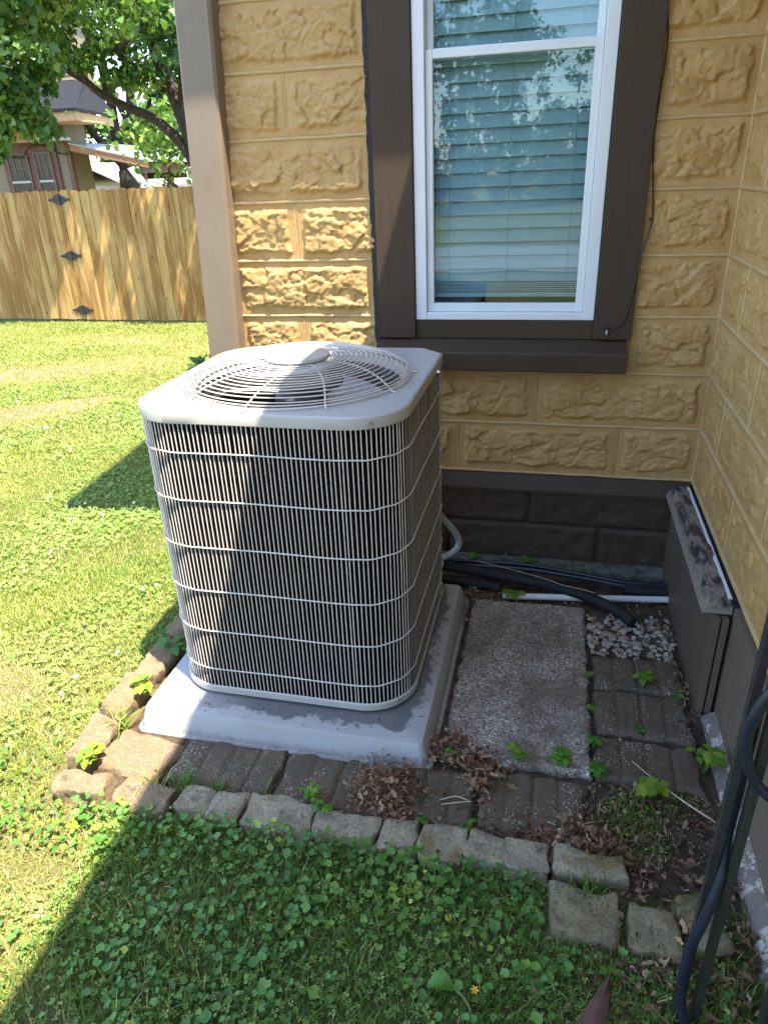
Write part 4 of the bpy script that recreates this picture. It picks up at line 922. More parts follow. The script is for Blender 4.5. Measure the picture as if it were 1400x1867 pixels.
for (n, x0, x1, y0, y1, dmin, dmax, lmin, lmax, wdt) in ((150000, -3.0, -0.75, -2.75, 0.1, 0, 3.0, 0.014, 0.034, 0.0027), (210000, -4.8, -1.25, -1.6, 2.4, 2.6, 5.2, 0.014, 0.034, 0.0036), (170000, -10.0, -1.25, 0.8, 6.95, 4.9, 20, 0.022, 0.042, 0.0075), (36000, -1.05, 0.5, -2.6, -1.47, 0, 9, 0.018, 0.070, 0.0026)):
    x, y = region(n, x0, x1, y0, y1, rng); ds = np.hypot(x, y + 2.64); ratio = np.where(y < -1.4, 0, x / (y + 2.9))
    k = (ds >= dmin) & (ds < dmax) & (~bed(x, y)) & (ratio > -1.75) & ~((x > -1.24) & (y > 0))
    dr = dry(x, y); k &= rng.uniform(size=n) > dr * 0.55
    if n == 150000 and lmin < 0.02: k &= x + 0.10 * np.sin(y * 40) < -0.9
    x, y, dr = x[k], y[k], dr[k]
    pn = fbm(x, y, 1.3) * 0.5 + fbm(x, y, 5) * 0.35
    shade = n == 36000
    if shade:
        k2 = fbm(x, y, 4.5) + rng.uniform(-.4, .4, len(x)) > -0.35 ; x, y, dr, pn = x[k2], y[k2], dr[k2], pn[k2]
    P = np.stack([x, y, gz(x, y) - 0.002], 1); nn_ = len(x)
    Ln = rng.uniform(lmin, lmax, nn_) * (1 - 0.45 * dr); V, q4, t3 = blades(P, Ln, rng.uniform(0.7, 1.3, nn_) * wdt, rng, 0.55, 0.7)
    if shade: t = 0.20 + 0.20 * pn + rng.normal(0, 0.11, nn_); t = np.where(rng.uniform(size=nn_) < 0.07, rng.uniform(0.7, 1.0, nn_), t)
    else:
        t = 0.47 + 0.26 * pn + rng.normal(0, 0.13, nn_) + 0.62 * dr; t = np.where(rng.uniform(size=nn_) < 0.10, rng.uniform(0.75, 1.0, nn_), t)
    items.append((V, [q4, t3], np.repeat(np.clip(t, 0, 1), 5)))
V, Fs, T = merge(items)
tag(put(npmesh('grass', V, Fs, M_GRASS, T), 'grass'), 'short mown yellow green grass over the yard', 'grass', kind='stuff')
# clover in the lawn (three leaflets each)
def clover(n, x0, x1, y0, y1, size, zr, cond=None, dens=0.0, tmu=0.5):
    x, y = region(n, x0, x1, y0, y1, rng); k = ~bed(x, y) & ((x / (y + 2.9) > -1.75) | (y < -1.4)) & ~((x > -1.24) & (y > 0))
    k &= fbm(x, y, 1.9) + 0.5 * fbm(x, y, 6) + rng.uniform(-.25, .25, n) > dens; k &= dry(x, y) < 0.4
    x, y = x[k], y[k]; n = len(x); out = []
    c0 = np.stack([x, y, gz(x, y) + rng.uniform(zr[0], zr[1], n)], 1); a0 = rng.uniform(0, 6.28, n); t0 = np.clip(rng.normal(tmu, 0.2, n), 0, 1); R = rng.uniform(0.75, 1.25, n) * size
    tl = rng.normal(0, 0.35, (n, 2))
    for j in range(3):
        a = a0 + j * 2.094; D = np.stack([np.cos(a), np.sin(a), tl[:, 0] * np.cos(a) + tl[:, 1] * np.sin(a) - 0.05], 1)
        sd_ = np.stack([-np.sin(a), np.cos(a), -tl[:, 0] * np.sin(a) + tl[:, 1] * np.cos(a)], 1)
        sh = np.array([(0.05, 0), (0.55, 0.46), (0.95, 0.36), (0.98, 0), (0.95, -0.36), (0.55, -0.46)])
        V = c0[:, None] + R[:, None, None] * (sh[None, :, 0, None] * D[:, None] + sh[None, :, 1, None] * sd_[:, None]); V[:, (1, 2, 4, 5), 2] += (0.12 * R)[:, None]
        F = np.arange(n)[:, None] * 6 + np.arange(6)[None]; out.append((V.reshape(-1, 3), [F], np.repeat(t0, 6)))
    return out
cl = clover(15000, -3.2, -1.0, -2.7, 0.3, 0.0095, (0.006, 0.028), dens=-0.12, tmu=0.55) + clover(26000, -5.5, -1.3, 0.0, 3.0, 0.0105, (0.008, 0.030), dens=-0.05, tmu=0.5) + clover(16000, -9.5, -1.3, 2.5, 6.8, 0.013, (0.012, 0.035), dens=0.1, tmu=0.55) + clover(9000, -1.2, 0.45, -2.6, -1.48, 0.0065, (0.004, 0.03), dens=-0.3, tmu=0.45)
V, Fs, T = merge(cl)
tag(put(npmesh('clover', V, Fs, M_CLOVER, T), 'clover'), 'three leaved clover growing among the grass', 'clover', kind='stuff')
fl_x = rng.uniform(-4.5, -1.35, 230); fl_y = rng.uniform(-2.0, 2.6, 230); k = ~bed(fl_x, fl_y) & (fl_x / (fl_y + 2.9) > -1.5) & (fbm(fl_x, fl_y, 1.9) > -0.05); fl_x, fl_y = fl_x[k], fl_y[k]
fm = blobs(len(fl_x), lambda r_, i: np.array([fl_x[i], fl_y[i], float(gz(fl_x[i], fl_y[i])) + 0.045]), lambda r_, i: np.full(3, r_.uniform(.006, .0095)), M_FLOWER, 'clover_flowers', 6)
tag(put(fm, 'clover_flowers'), 'white clover flower heads dotted over the lawn', 'flowers', kind='stuff')
# round leaved weeds in the shaded foreground
x, y = region(7600, -1.15, 0.42, -2.55, -1.49, rng)
k = ~bed(x, y); de = fbm(x, y, 3.2) * 0.9 + fbm(x, y, 9) * 0.5 + 1.1 * np.exp(-((y + 1.54) / 0.07) ** 2) * (x < 0.05) + rng.uniform(-.45, .45, len(x)); k &= de > 0.08
k &= ~((x < -0.85) & (rng.uniform(size=len(x)) < 0.5)); k &= ~((x > 0.24) & (rng.uniform(size=len(x)) < 0.7))
x, y = x[k], y[k]; n = len(x); P = np.stack([x, y, rng.uniform(0.012, 0.050, n) + 0.020 * np.exp(-((y + 1.53) / 0.05) ** 2)], 1)
R = rng.uniform(0.0040, 0.0108, n) * rng.uniform(0.75, 1.1, n) * np.where(rng.uniform(size=n) < 0.25, 1.25, 1.0); V, F = discs(P, R, rng)
yl = np.exp(-(((x + 0.08) / 0.06) ** 2 + ((y + 1.69) / 0.07) ** 2)) + np.exp(-(((x + 0.25) / 0.05) ** 2 + ((y + 1.62) / 0.05) ** 2))
T = np.clip(0.45 + 0.35 * fbm(x, y, 6) + rng.normal(0, 0.20, n) + 0.55 * yl, 0, 1)
tag(put(npmesh('round_weeds', V, [F], M_IVY, np.repeat(T, 10), smooth=True), 'round_weeds'), 'creeping weeds with small round leaves in the shaded foreground', 'weeds', kind='stuff')
# creeping weed at the far sunny corner (yellow green, larger leaves)
x, y = region(620, -1.50, -0.92, -1.68, -1.38, rng); k = ((x < -1.28) | (y < -1.5) | (fbm(x, y, 9) > 0.15)) & (fbm(x, y, 5) + rng.uniform(-.3, .3, len(x)) > -0.1); x, y = x[k], y[k]; n = len(x)
V, F = discs(np.stack([x, y, rng.uniform(0.02, 0.06, n)], 1), rng.uniform(0.0035, 0.009, n), rng, 8, 1.1, False)
tag(put(npmesh('broad_weeds', V, [F], M_SPROUT, np.repeat(np.clip(rng.normal(0.65, 0.25, n), 0, 1), 9)), 'broad_weeds'), 'sunlit broad leaved weeds around the left corner of the edging', 'weeds', kind='stuff')
# fine weedy tuft and moss in the soil pocket right of the front pavers
x, y = region(5200, 0.16, 0.50, -1.72, -1.19, rng); k = ~((x < 0.37) & (y < -1.49) & (y > -1.65)) & (fbm(x, y, 5) + 0.9 * np.exp(-(((x - 0.27) / 0.08) ** 2 + ((y + 1.33) / 0.09) ** 2)) + rng.uniform(-.3, .3, len(x)) > 0.25) & (rng.uniform(size=len(x)) < 0.55); x, y = x[k], y[k]; n = len(x)
V1, q4, t3 = blades(np.stack([x, y, np.full(n, 0.004)], 1), rng.uniform(0.015, 0.05, n), rng.uniform(.0014, .0026, n), rng, 0.7, 0.9)
x2, y2 = x[::2], y[::2]; n2 = len(x2); V2, F2 = discs(np.stack([x2, y2, rng.uniform(0.012, 0.03, n2)], 1), rng.uniform(.0025, .005, n2), rng, 6, 0.9, False)
V, Fs, T = merge([(V1, [q4, t3], np.repeat(np.clip(rng.normal(0.35, 0.2, n), 0, 1), 5)), (V2, [F2], np.repeat(np.clip(rng.normal(0.3, 0.2, n2), 0, 1), 7))])
tag(put(npmesh('weedy_tuft', V, Fs, M_GRASS, T), 'weedy_tuft'), 'sparse fine weeds in the soil beside the house footing', 'weeds', kind='stuff')
# dead leaves and bark bits
def litter(n, fx_, size, r_, zb=0.012, zr=0.02, flat=0.5):
    P = fx_(n, r_); n = len(P); P[:, 2] += r_.uniform(0, zr, n); a = r_.uniform(0, 6.28, n)
    D = np.stack([np.cos(a), np.sin(a), r_.normal(0, flat, n)], 1); Ln = r_.uniform(0.5, 1.4, n) * size
    shp = [JAG, DIAM, SLIV, CURL][int(r_.integers(0, 4))] if n < 40 else None
    if shp is not None:
        V, F, k = leaves(P, D, Ln, Ln * r_.uniform(0.18, 0.75, n), r_, shp); return V, [F], np.repeat(np.clip(r_.normal(0.48, 0.24, n), 0, 1), k)
    out = []; part_ = r_.integers(0, 4, n)
    for q_, shp in enumerate((JAG, DIAM, SLIV, CURL)):
        m_ = part_ == q_; nq = int(m_.sum()); sc_ = (1.1, 0.75, 1.3, 0.9)[q_]
        V, F, k = leaves(P[m_], D[m_], Ln[m_] * sc_, Ln[m_] * sc_ * r_.uniform(0.25, 0.85, nq), r_, shp); V = V + r_.normal(0, 0.0009, V.shape); out.append((V, [F], np.repeat(np.clip(r_.normal(0.46, 0.27, nq), 0, 1), k)))
    return merge(out)
def gauss(cx, cy, sx_, sy_, z, rot=0):
    def f(n, r_):
        a, b_ = r_.normal(0, sx_, n), r_.normal(0, sy_, n); return np.stack([cx + a * math.cos(rot) - b_ * math.sin(rot), cy + a * math.sin(rot) + b_ * math.cos(rot), np.full(n, z)], 1)
    return f
def heap(cx, cy, sx_, sy_, z, h):
    g_ = gauss(cx, cy, sx_, sy_, z)
    def f(n, r_):
        P = g_(n, r_); d = ((P[:, 0] - cx) / sx_) ** 2 + ((P[:, 1] - cy) / sy_) ** 2; P[:, 2] += h * np.exp(-d / 2); return P
    return f
L1 = [litter(1200, heap(-0.355, -1.335, 0.052, 0.055, 0.028, 0.026), 0.014, rng), litter(160, heap(-0.345, -1.345, 0.06, 0.05, 0.034, 0.030), 0.024, rng), litter(240, heap(-0.305, -1.405, 0.035, 0.02, 0.02, 0.01), 0.012, rng)]
V, Fs, T = merge(L1); tag(put(npmesh('leaf_heap', V, Fs, M_DEAD, T), 'leaf_heap'), 'clump of shredded brown leaves at the front right corner of the pad', 'dead leaves', kind='stuff')
def unif(x0, x1, y0, y1, z): return lambda n, r_: np.stack([r_.uniform(x0, x1, n), r_.uniform(y0, y1, n), np.full(n, z)], 1)
L2 = [litter(420, gauss(-0.17, -1.17, 0.055, 0.022, 0.03, -0.3), 0.022, rng), litter(300, gauss(-0.215, -1.13, 0.02, 0.03, 0.03), 0.014, rng), litter(150, gauss(-0.10, -1.25, 0.03, 0.05, 0.032), 0.024, rng),
      litter(1000, gauss(0.10, -1.405, 0.085, 0.022, 0.014), 0.016, rng), litter(200, gauss(0.15, -1.375, 0.06, 0.035, 0.03), 0.026, rng), litter(620, unif(0.16, 0.50, -1.45, -1.18, 0.008), 0.017, rng), litter(900, unif(0.16, 0.50, -1.75, -1.18, 0.006), 0.008, rng), litter(520, unif(0.22, 0.51, -1.75, -1.42, 0.008), 0.024, rng),
      litter(300, unif(0.05, 0.45, -2.0, -1.62, 0.006), 0.022, rng), litter(420, unif(-0.25, 0.47, -0.36, -0.24, 0.010), 0.011, rng), litter(500, unif(-0.45, 0.47, -0.24, -0.05, 0.03), 0.007, rng), litter(120, gauss(0.44, -0.43, 0.03, 0.06, 0.014), 0.018, rng), litter(200, gauss(-0.24, -0.40, 0.02, 0.08, 0.012), 0.016, rng), litter(70, unif(-1.12, -0.29, -1.195, -1.12, 0.0875), 0.007, rng, zr=0.002, flat=.1), litter(60, unif(-0.325, -0.29, -1.1, -0.45, 0.0875), 0.010, rng, zr=0.003, flat=.2), litter(40, unif(-1.04, -0.38, -1.10, -0.40, 1.0005), 0.006, rng, zr=0.001, flat=.05), litter(60, gauss(0.455, -0.80, 0.015, 0.1, 0.034), 0.018, rng),
      litter(200, unif(-0.95, 0.1, -1.43, -1.41, 0.012), 0.014, rng), litter(150, unif(-1.0, 0.2, -2.3, -1.55, 0.004), 0.018, rng), litter(60, unif(-0.2, 0.17, -1.15, -0.4, 0.038), 0.007, rng, zr=0.004, flat=.1), litter(90, unif(0.2, 0.46, -1.15, -0.63, 0.034), 0.007, rng, zr=0.004, flat=.1), litter(80, unif(-0.95, 0.15, -1.4, -1.23, 0.032), 0.007, rng, zr=0.004, flat=.1)]
V, Fs, T = merge(L2); tag(put(npmesh('leaf_litter', V, Fs, M_DEAD, T), 'leaf_litter'), 'dry brown leaf litter scattered over the pavers and soil', 'dead leaves', kind='stuff')
# moss and green film on the mossy footing
x = rng.uniform(-0.45, 0.40, 900); y = rng.uniform(-0.115, -0.03, 900); k = fbm(x, y, 7) + rng.uniform(-.3, .3, 900) > 0.0; x, y = x[k], y[k]; n = len(x)
V, F = discs(np.stack([x, y, rng.uniform(0.03, 0.055, n)], 1), rng.uniform(.002, .005, n), rng, 6, 0.9, False)
tag(put(npmesh('moss', V, [F], M_IVY, np.repeat(np.clip(rng.normal(0.3, .2, n), 0, 1), 7)), 'moss'), 'green moss and tiny weeds on the ledge below the brown foundation', 'moss', kind='stuff')

# ------------------------------------------------------------------ INDIVIDUAL WEEDS
def weed(x, y, z, h, nl, size, label, tm=0.5, name='weed', group='weeds sprouting between the paving', shape=OVAL, wr=0.75, seed=0, spread=0.6):
    r_ = np.random.default_rng(100 + seed); t = thing(name, label, 'weed', (x, y, z), group)
    b = MB(); tips = []
    for s_ in range(max(1, nl // 4)):
        a = r_.uniform(0, 6.28); tp = Vector((x + math.cos(a) * h * spread * r_.uniform(.2, 1), y + math.sin(a) * h * spread * r_.uniform(.2, 1), z + h * r_.uniform(.6, 1.05)))
        mid = Vector((x, y, z)).lerp(tp, 0.5) + Vector((0, 0, h * 0.12)); pts = bez([(x, y, z - 0.01), mid, tp], 4); b.tube(pts, [0.0016 - 0.0009 * i / len(pts) for i in range(len(pts))], 5); tips.append(pts)
    b.build('stem', MATSTEM, t)
    for i in range(nl):
        pts = tips[i % len(tips)]; p = pts[int(len(pts) * r_.uniform(.55, .999))]; a = i * 2.4 + r_.uniform(-.4, .4)
        D = np.array([[math.cos(a), math.sin(a), r_.uniform(-.15, .35)]]); L_ = size * r_.uniform(.7, 1.25)
        V, F, k = leaves(np.array([p[:]]), D, np.array([L_]), np.array([L_ * wr]), r_, shape)
        # flatten the leaf to face up
        n_ = V[0]; u = D[0] / np.linalg.norm(D[0]); s_ = np.cross([0, 0, 1.0], u); s_ /= np.linalg.norm(s_); sh = np.array(shape)
        V = n_ + L_ * (sh[:, :1] * u + sh[:, 1:2] * wr * s_) + np.outer(np.abs(sh[:, 1]) * 0.25 * L_ - 0.3 * L_ * sh[:, 0] ** 2, [0, 0, 1.0])
        put(npmesh('leaf', V, [np.arange(len(sh))[None]], M_SPROUT, np.full(len(V), np.clip(r_.normal(tm, .18), 0, 1))), 'leaf', t)
    return t
MATSTEM = simple('green stem', (0.08, 0.14, 0.03), (0.12, 0.18, 0.05), 40, 0.6)
W = [(0.345, -0.745, .03, .035, 14, .026, 'bushy bright green sprout in the middle of the rear grooved paver', .7),
     (0.315, -0.985, .028, .025, 8, .018, 'small dark green sprout between the middle and front grooved pavers', .25),
     (0.448, -0.80, .02, .03, 6, .016, 'tiny sprout at the foot of the brown ledge panel', .4),
     (0.10, -1.155, .025, .05, 14, .028, 'tall leafy sprout at the front edge of the pebbled slab, near its right corner', .6),
     (-0.015, -1.16, .03, .06, 7, .026, 'slim upright sprout at the front edge of the pebbled slab, left of a bushier one', .6),
     (0.20, -1.165, .02, .04, 12, .026, 'serrated green sprout at the corner between the slab and the front grooved paver', .3),
     (0.186, -1.06, .02, .045, 10, .022, 'green sprout growing up the right edge of the slab', .45),
     (0.186, -0.905, .015, .03, 7, .017, 'small sprout in the joint halfway along the right side of the slab', .6),
     (0.186, -0.745, .015, .025, 7, .016, 'reddish green sprout in the joint near the rear grooved paver', .65),
     (0.335, -1.20, .02, .05, 12, .040, 'sprout with two big yellow green leaves in front of the right pavers', .85),
     (0.475, -1.09, .02, .075, 12, .036, 'tallest leafy weed against the flaking footing of the side wall', .75),
     (-0.265, -0.075, .045, .03, 7, .026, 'three leaf weed on the mossy ledge nearest the conduit', .45),
     (-0.05, -0.085, .045, .03, 8, .026, 'spreading weed on the mossy ledge, middle of the foundation wall', .5),
     (-0.075, -0.335, .02, .05, 5, .040, 'big leafed weed standing in front of the white pipe end', .7),
     (-0.205, -1.17, .03, .03, 6, .018, 'little weed beside the front right corner of the pad', .4),
     (-0.245, -1.41, .02, .03, 7, .017, 'pale sprig behind the edging stones, right of the leaf heap', .35),
     (-0.125, -1.42, .02, .035, 7, .018, 'sprig in the gap by the mossy grey green paver', .6),
     (-0.545, -1.40, .03, .055, 9, .024, 'weed in front of the half covered paver, behind the edging', .6),
     (-0.498, -1.445, .05, .04, 12, .017, 'creeping round leaf weed climbing a joint between edging stones', .55),
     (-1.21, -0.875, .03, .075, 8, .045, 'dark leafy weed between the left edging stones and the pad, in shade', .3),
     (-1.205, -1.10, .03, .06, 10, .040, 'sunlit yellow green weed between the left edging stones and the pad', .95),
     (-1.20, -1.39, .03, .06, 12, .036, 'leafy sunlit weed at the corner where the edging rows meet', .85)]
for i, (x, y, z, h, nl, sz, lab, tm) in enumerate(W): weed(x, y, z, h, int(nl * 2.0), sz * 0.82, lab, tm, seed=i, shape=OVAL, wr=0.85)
# grass tufts that stand out
def tuft(x, y, z, n, L_, wd_, label, seed, tmu=0.3):
    r_ = np.random.default_rng(seed); P = np.stack([r_.normal(x, 0.02, n), r_.normal(y, 0.014, n), np.full(n, z)], 1)
    V, q4, t3 = blades(P, r_.uniform(0.5, 1.1, n) * L_, r_.uniform(.7, 1.3, n) * wd_, r_, 0.55, 0.8)
    tag(put(npmesh('grass_tuft', V, [q4, t3], M_GRASS, np.repeat(np.clip(r_.normal(tmu, .12, n), 0, 1), 5)), 'grass_tuft'), label, 'grass tuft', 'grass tufts at the edging')
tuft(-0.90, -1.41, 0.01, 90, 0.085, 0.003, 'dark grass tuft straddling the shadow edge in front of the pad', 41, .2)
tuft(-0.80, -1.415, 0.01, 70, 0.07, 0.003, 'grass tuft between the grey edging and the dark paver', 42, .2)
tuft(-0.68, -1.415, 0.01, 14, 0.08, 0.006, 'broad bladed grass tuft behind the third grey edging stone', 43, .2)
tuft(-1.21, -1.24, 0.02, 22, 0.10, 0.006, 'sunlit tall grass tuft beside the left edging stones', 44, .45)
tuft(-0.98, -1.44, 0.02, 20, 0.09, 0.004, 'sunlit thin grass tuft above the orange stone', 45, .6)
tuft(0.16, -1.52, 0.02, 60, 0.07, 0.003, 'grass tuft drooping between the edging end and the mossy stone', 46, .2)
tuft(0.245, -1.62, 0.0, 20, 0.06, 0.004, 'grass tuft between the two loose tan stones', 47, .2)
# big pale leaf, yellow flower, dry stems, rusty strip
bl = thing('big_leaf', 'single large pale green cupped leaf low in the shaded grass', 'leaf', (-0.14, -1.80, 0.03))
V = []; 
for i in range(9):
    for j in range(7):
        u, v = i / 8, j / 6 * 2 - 1; wd_ = 0.019 * math.sin(math.pi * min(1, u * 0.93 + 0.05)) ** 0.7
        V.append((-0.163 + 0.055 * u, -1.80 + v * wd_, 0.035 + 0.018 * abs(v) ** 1.5 * math.sin(math.pi * u) + 0.012 * math.sin(u * 3)))
ii = np.arange(63).reshape(9, 7); q = np.stack([ii[:-1, :-1], ii[1:, :-1], ii[1:, 1:], ii[:-1, 1:]], -1).reshape(-1, 4)
put(npmesh('blade', V, [q], M_SPROUT, np.full(63, 0.55), True), 'blade', bl)
MB().tube(bez([(-0.108, -1.80, 0.045), (-0.08, -1.815, 0.03), (-0.062, -1.845, 0.01)], 4), 0.003, 6).build('stalk', MATSTEM, bl)
yf = thing('yellow_flower', 'small yellow flower in the grass at the bottom', 'flower', (-0.068, -1.798, 0.02))
for i in range(6):
    a = i * math.pi / 3; V = np.array([[0, 0, 0], [0.006 * math.cos(a - .4), 0.006 * math.sin(a - .4), .003], [0.010 * math.cos(a), 0.010 * math.sin(a), .003], [0.006 * math.cos(a + .4), 0.006 * math.sin(a + .4), .003]]) + np.array([-0.068, -1.798, 0.046])
    put(npmesh('petal', V, [np.arange(4)[None]], M_YELLOW), 'petal', yf)
MB().tube([(-0.068, -1.798, 0.0), (-0.068, -1.798, 0.047)], 0.0012, 5).build('stem', MATSTEM, yf)
tag(MB().tube(bez([(0.285, -1.115, 0.045), (0.335, -1.18, 0.055), (0.395, -1.225, 0.045), (0.475, -1.262, 0.022)], 5), [0.001] * 5 + [0.0014] * 5 + [0.0022] * 5 + [0.002], 6).build('dry_straw', M_STRAW, None, 60), 'long pale dry stem lying across the soil by the side wall', 'stem')
tag(MB().tube(bez([(-0.21, -1.34, 0.04), (-0.17, -1.325, 0.045), (-0.135, -1.33, 0.042)], 4), 0.0013, 5).tube(bez([(-0.205, -1.352, 0.038), (-0.165, -1.345, 0.046), (-0.13, -1.333, 0.044)], 4), 0.0011, 5).build('dry_twig', M_STRAW, None, 60), 'forked pale twig on the mossy grey green paver', 'twig')
b = MB(); rings = []
for i in range(12):
    u = i / 11; x = 0.125 + 0.072 * u; y = -1.90 + 0.195 * u; wd_ = 0.036 * (1 - u ** 1.6) + 0.002; z = 0.03 + 0.012 * math.sin(u * 3)
    rings.append([(x - wd_, y, z), (x - wd_ * .5, y - .004, z + 0.006), (x, y - .004, z + 0.012), (x + wd_ * .9, y + .004, z + 0.006), (x + wd_ * .9, y + .004, z + 0.003), (x, y, z + 0.008), (x - wd_ * .5, y, z + .002)])
tag(b.loft(rings).build('pointed_strip', M_RUST, None, 60), 'pointed rusty brown strip poking up in the weeds at the bottom edge', 'strip')
# dark leaves peeping out behind the unit at the post foot
bush = thing('shrub', 'dark spiky leaved shrub half hidden behind the air conditioner by the corner post', 'shrub', (-1.40, 0.02, -0.05))
r_ = np.random.default_rng(77)
MB().tube([(-1.40, 0.03, -0.06), (-1.40, 0.03, 0.5)], 0.008, 6).build('stem', M_BARK, bush)
n = 260; th = r_.uniform(0, 6.28, n); hh = r_.uniform(0.0, 0.86, n); rad = 0.10 * np.sqrt(r_.uniform(size=n)) * (1 - (hh / 0.95) ** 2)
P = np.stack([-1.40 + rad * np.cos(th), 0.03 + rad * np.sin(th) * .6, hh], 1); D = np.stack([np.cos(th), np.sin(th), r_.uniform(-.2, .8, n)], 1)
V, F, k = leaves(P, D, r_.uniform(.05, .09, n), r_.uniform(.03, .05, n), r_, MAPLE); put(npmesh('foliage', V, [F], M_MAPLE, np.repeat(np.clip(r_.normal(.35, .2, n), 0, 1), k)), 'foliage', bush)

# ------------------------------------------------------------------ BLACK STAND AND HOSE, right edge
st_ = thing('metal_stand', 'black metal stand with two close upright bars at the right edge', 'stand', (0.34, -1.74, 0))
MB().box(0.3125, 0.3265, -1.752, -1.738, -0.03, 1.0, 0.0015).build('upright_bar', M_IRON, st_)
MB().box(0.343, 0.357, -1.755, -1.739, -0.03, 1.02, 0.0015).build('upright_bar', M_IRONG, st_)
MB().box(0.459, 0.482, -1.765, -1.742, -0.03, 1.0, 0.0015).build('upright_bar', M_IRONG, st_)
MB().box(0.313, 0.482, -1.7365, -1.7305, 0.96, 0.985, 0.0015).build('cross_bar', M_IRON, st_)
ho = thing('garden_hose', 'navy black hose looping over the black stand and trailing down its bars', 'hose', (0.33, -1.76, 0))
lp = []
for i in range(60):
    a = 2 * math.pi * i / 60; lp.append((0.398 + 0.085 * math.cos(a), -1.775 + 0.012 * math.sin(a * 2), 0.775 + 0.145 * math.sin(a)))
MB().tube(lp, 0.0088, 10, closed=True).build('coil', M_HOSE, ho, 70)
MB().tube(bez([(0.337, -1.726, 0.80), (0.337, -1.726, 0.62), (0.336, -1.730, 0.50), (0.333, -1.752, 0.42), (0.320, -1.765, 0.335), (0.309, -1.765, 0.24), (0.310, -1.765, 0.14), (0.325, -1.775, 0.05), (0.345, -1.80, 0.012), (0.40, -1.86, 0.010)], 8), 0.0088, 10).build('hose', M_HOSE, ho, 70)

# ------------------------------------------------------------------ FENCE
FY = 7.0; PW = 0.1525
def picket(h, seed):
    r_ = random.Random(seed); wd_ = PW - 0.008; c_ = 0.030
    poly = [(0, 0), (wd_, 0), (wd_, h - c_)] + [(wd_ / 2 + (wd_ / 2) * math.cos(a), h - c_ + c_ * math.sin(a)) for a in np.linspace(0, math.pi, 9)[1:-1]] + [(0, h - c_)]
    return MB().prism(poly, 'y', 0, 0.017).mesh('picket', M_CEDAR)
pms = [picket(1.80 + d, i) for i, d in enumerate((0, 0.006, -0.006, 0.003))]
fence = thing('wooden_fence', 'new cedar picket fence with rounded board tops beyond the lawn', 'fence', (-5.0, FY, -0.33))
gate = thing('fence_gate', 'cedar picket gate left of three black diamond hinges', 'gate', (-7.8, FY, -0.33))
xg = -6.985
for i in range(26):
    x = xg + 0.012 + PW * i; p = put(random.choice(pms), 'picket', fence, (x, FY + random.uniform(-.003, .003), -0.345 + random.uniform(-.008, .008))); p.rotation_euler = (0, random.uniform(-.004, .004), 0)
for i in range(16):
    x = xg - PW * (i + 1) - 0.004; p = put(random.choice(pms), 'picket', gate if i < 8 else fence, (x, FY + random.uniform(-.003, .003), -0.335 + random.uniform(-.006, .006))); p.rotation_euler = (0, random.uniform(-.004, .004), 0)
for z_ in (0.0, 0.55, 1.15): MB().box(xg + 0.01, xg + 4.0, FY + 0.019, FY + 0.057, z_, z_ + 0.088).build('rail', M_CEDAR, fence)
for z_ in (0.0, 1.15): MB().box(xg - 8.3 * PW, xg - 0.01, FY + 0.019, FY + 0.057, z_, z_ + 0.088).build('rail', M_CEDAR, gate)
for x in (xg + 0.03, xg + 2.4): MB().box(x, x + 0.09, FY + 0.058, FY + 0.148, -0.5, 1.4).build('post', M_CEDAR, fence)
def hinge(z_):
    b = MB(); c_ = (xg - 0.02, z_)
    poly = []
    for (u, v) in ((-0.185, 0), (-0.165, 0.017), (-0.12, 0.02), (-0.075, 0.052), (-0.03, 0.075), (0, 0.088), (0.03, 0.075), (0.075, 0.052), (0.12, 0.02), (0.165, 0.017), (0.185, 0), (0.165, -0.017), (0.12, -0.02), (0.075, -0.052), (0.03, -0.075), (0, -0.088), (-0.03, -0.075), (-0.075, -0.052), (-0.12, -0.02), (-0.165, -0.017)): poly.append((c_[0] + u, c_[1] + v * 0.85))
    b.prism(poly, 'y', FY - 0.010, FY - 0.0045); h_ = b.build('hinge', M_IRON, gate)
    MB().tube([(c_[0] + 0.015, FY - 0.014, z_ - 0.07), (c_[0] + 0.015, FY - 0.014, z_ + 0.07)], 0.011, 8).build('hinge_pin', M_IRON, h_, 50)
    for dx_ in (-0.13, -0.06, 0.06, 0.13): MB().tube([(c_[0] + dx_, FY - 0.016, z_), (c_[0] + dx_, FY - 0.010, z_)], 0.009, 8).build('bolt', M_IRON, h_, 50)
for z_ in (1.34, 0.58, -0.20): hinge(z_)

# ------------------------------------------------------------------ NEIGHBOURING HOUSE
nh = thing('neighbour_house', 'tan clapboard two storey house with dark shingled eave beyond the fence', 'house', (-16, 16, -0.4))
def clapwall(name, x0, x1, yf, z0, z1, depth, parent):
    b = MB(); z_ = z0; pitch = 0.115; poly = []
    while z_ < z1: poly += [(yf - 0.02, z_), (yf, z_ + pitch)]; z_ += pitch
    poly += [(yf + depth, z_), (yf + depth, z0)]
    return b.prism(poly, 'x', x0, x1).build(name, M_CLAP, parent)
w1 = clapwall('lower_wall', -21.0, -12.93, 16.0, -0.45, 2.95, 0.9, nh)
MB().box(-12.99, -12.86, 15.93, 16.05, -0.45, 2.62).build('corner_board', M_REDB, nh)
clapwall('upper_wall', -21.0, -12.95, 17.0, 3.5, 7.5, 0.8, nh)
MB().box(-26, -19.6, 17.2, 24, -0.45, 7.5).build('rear_body', M_CLAP, nh)
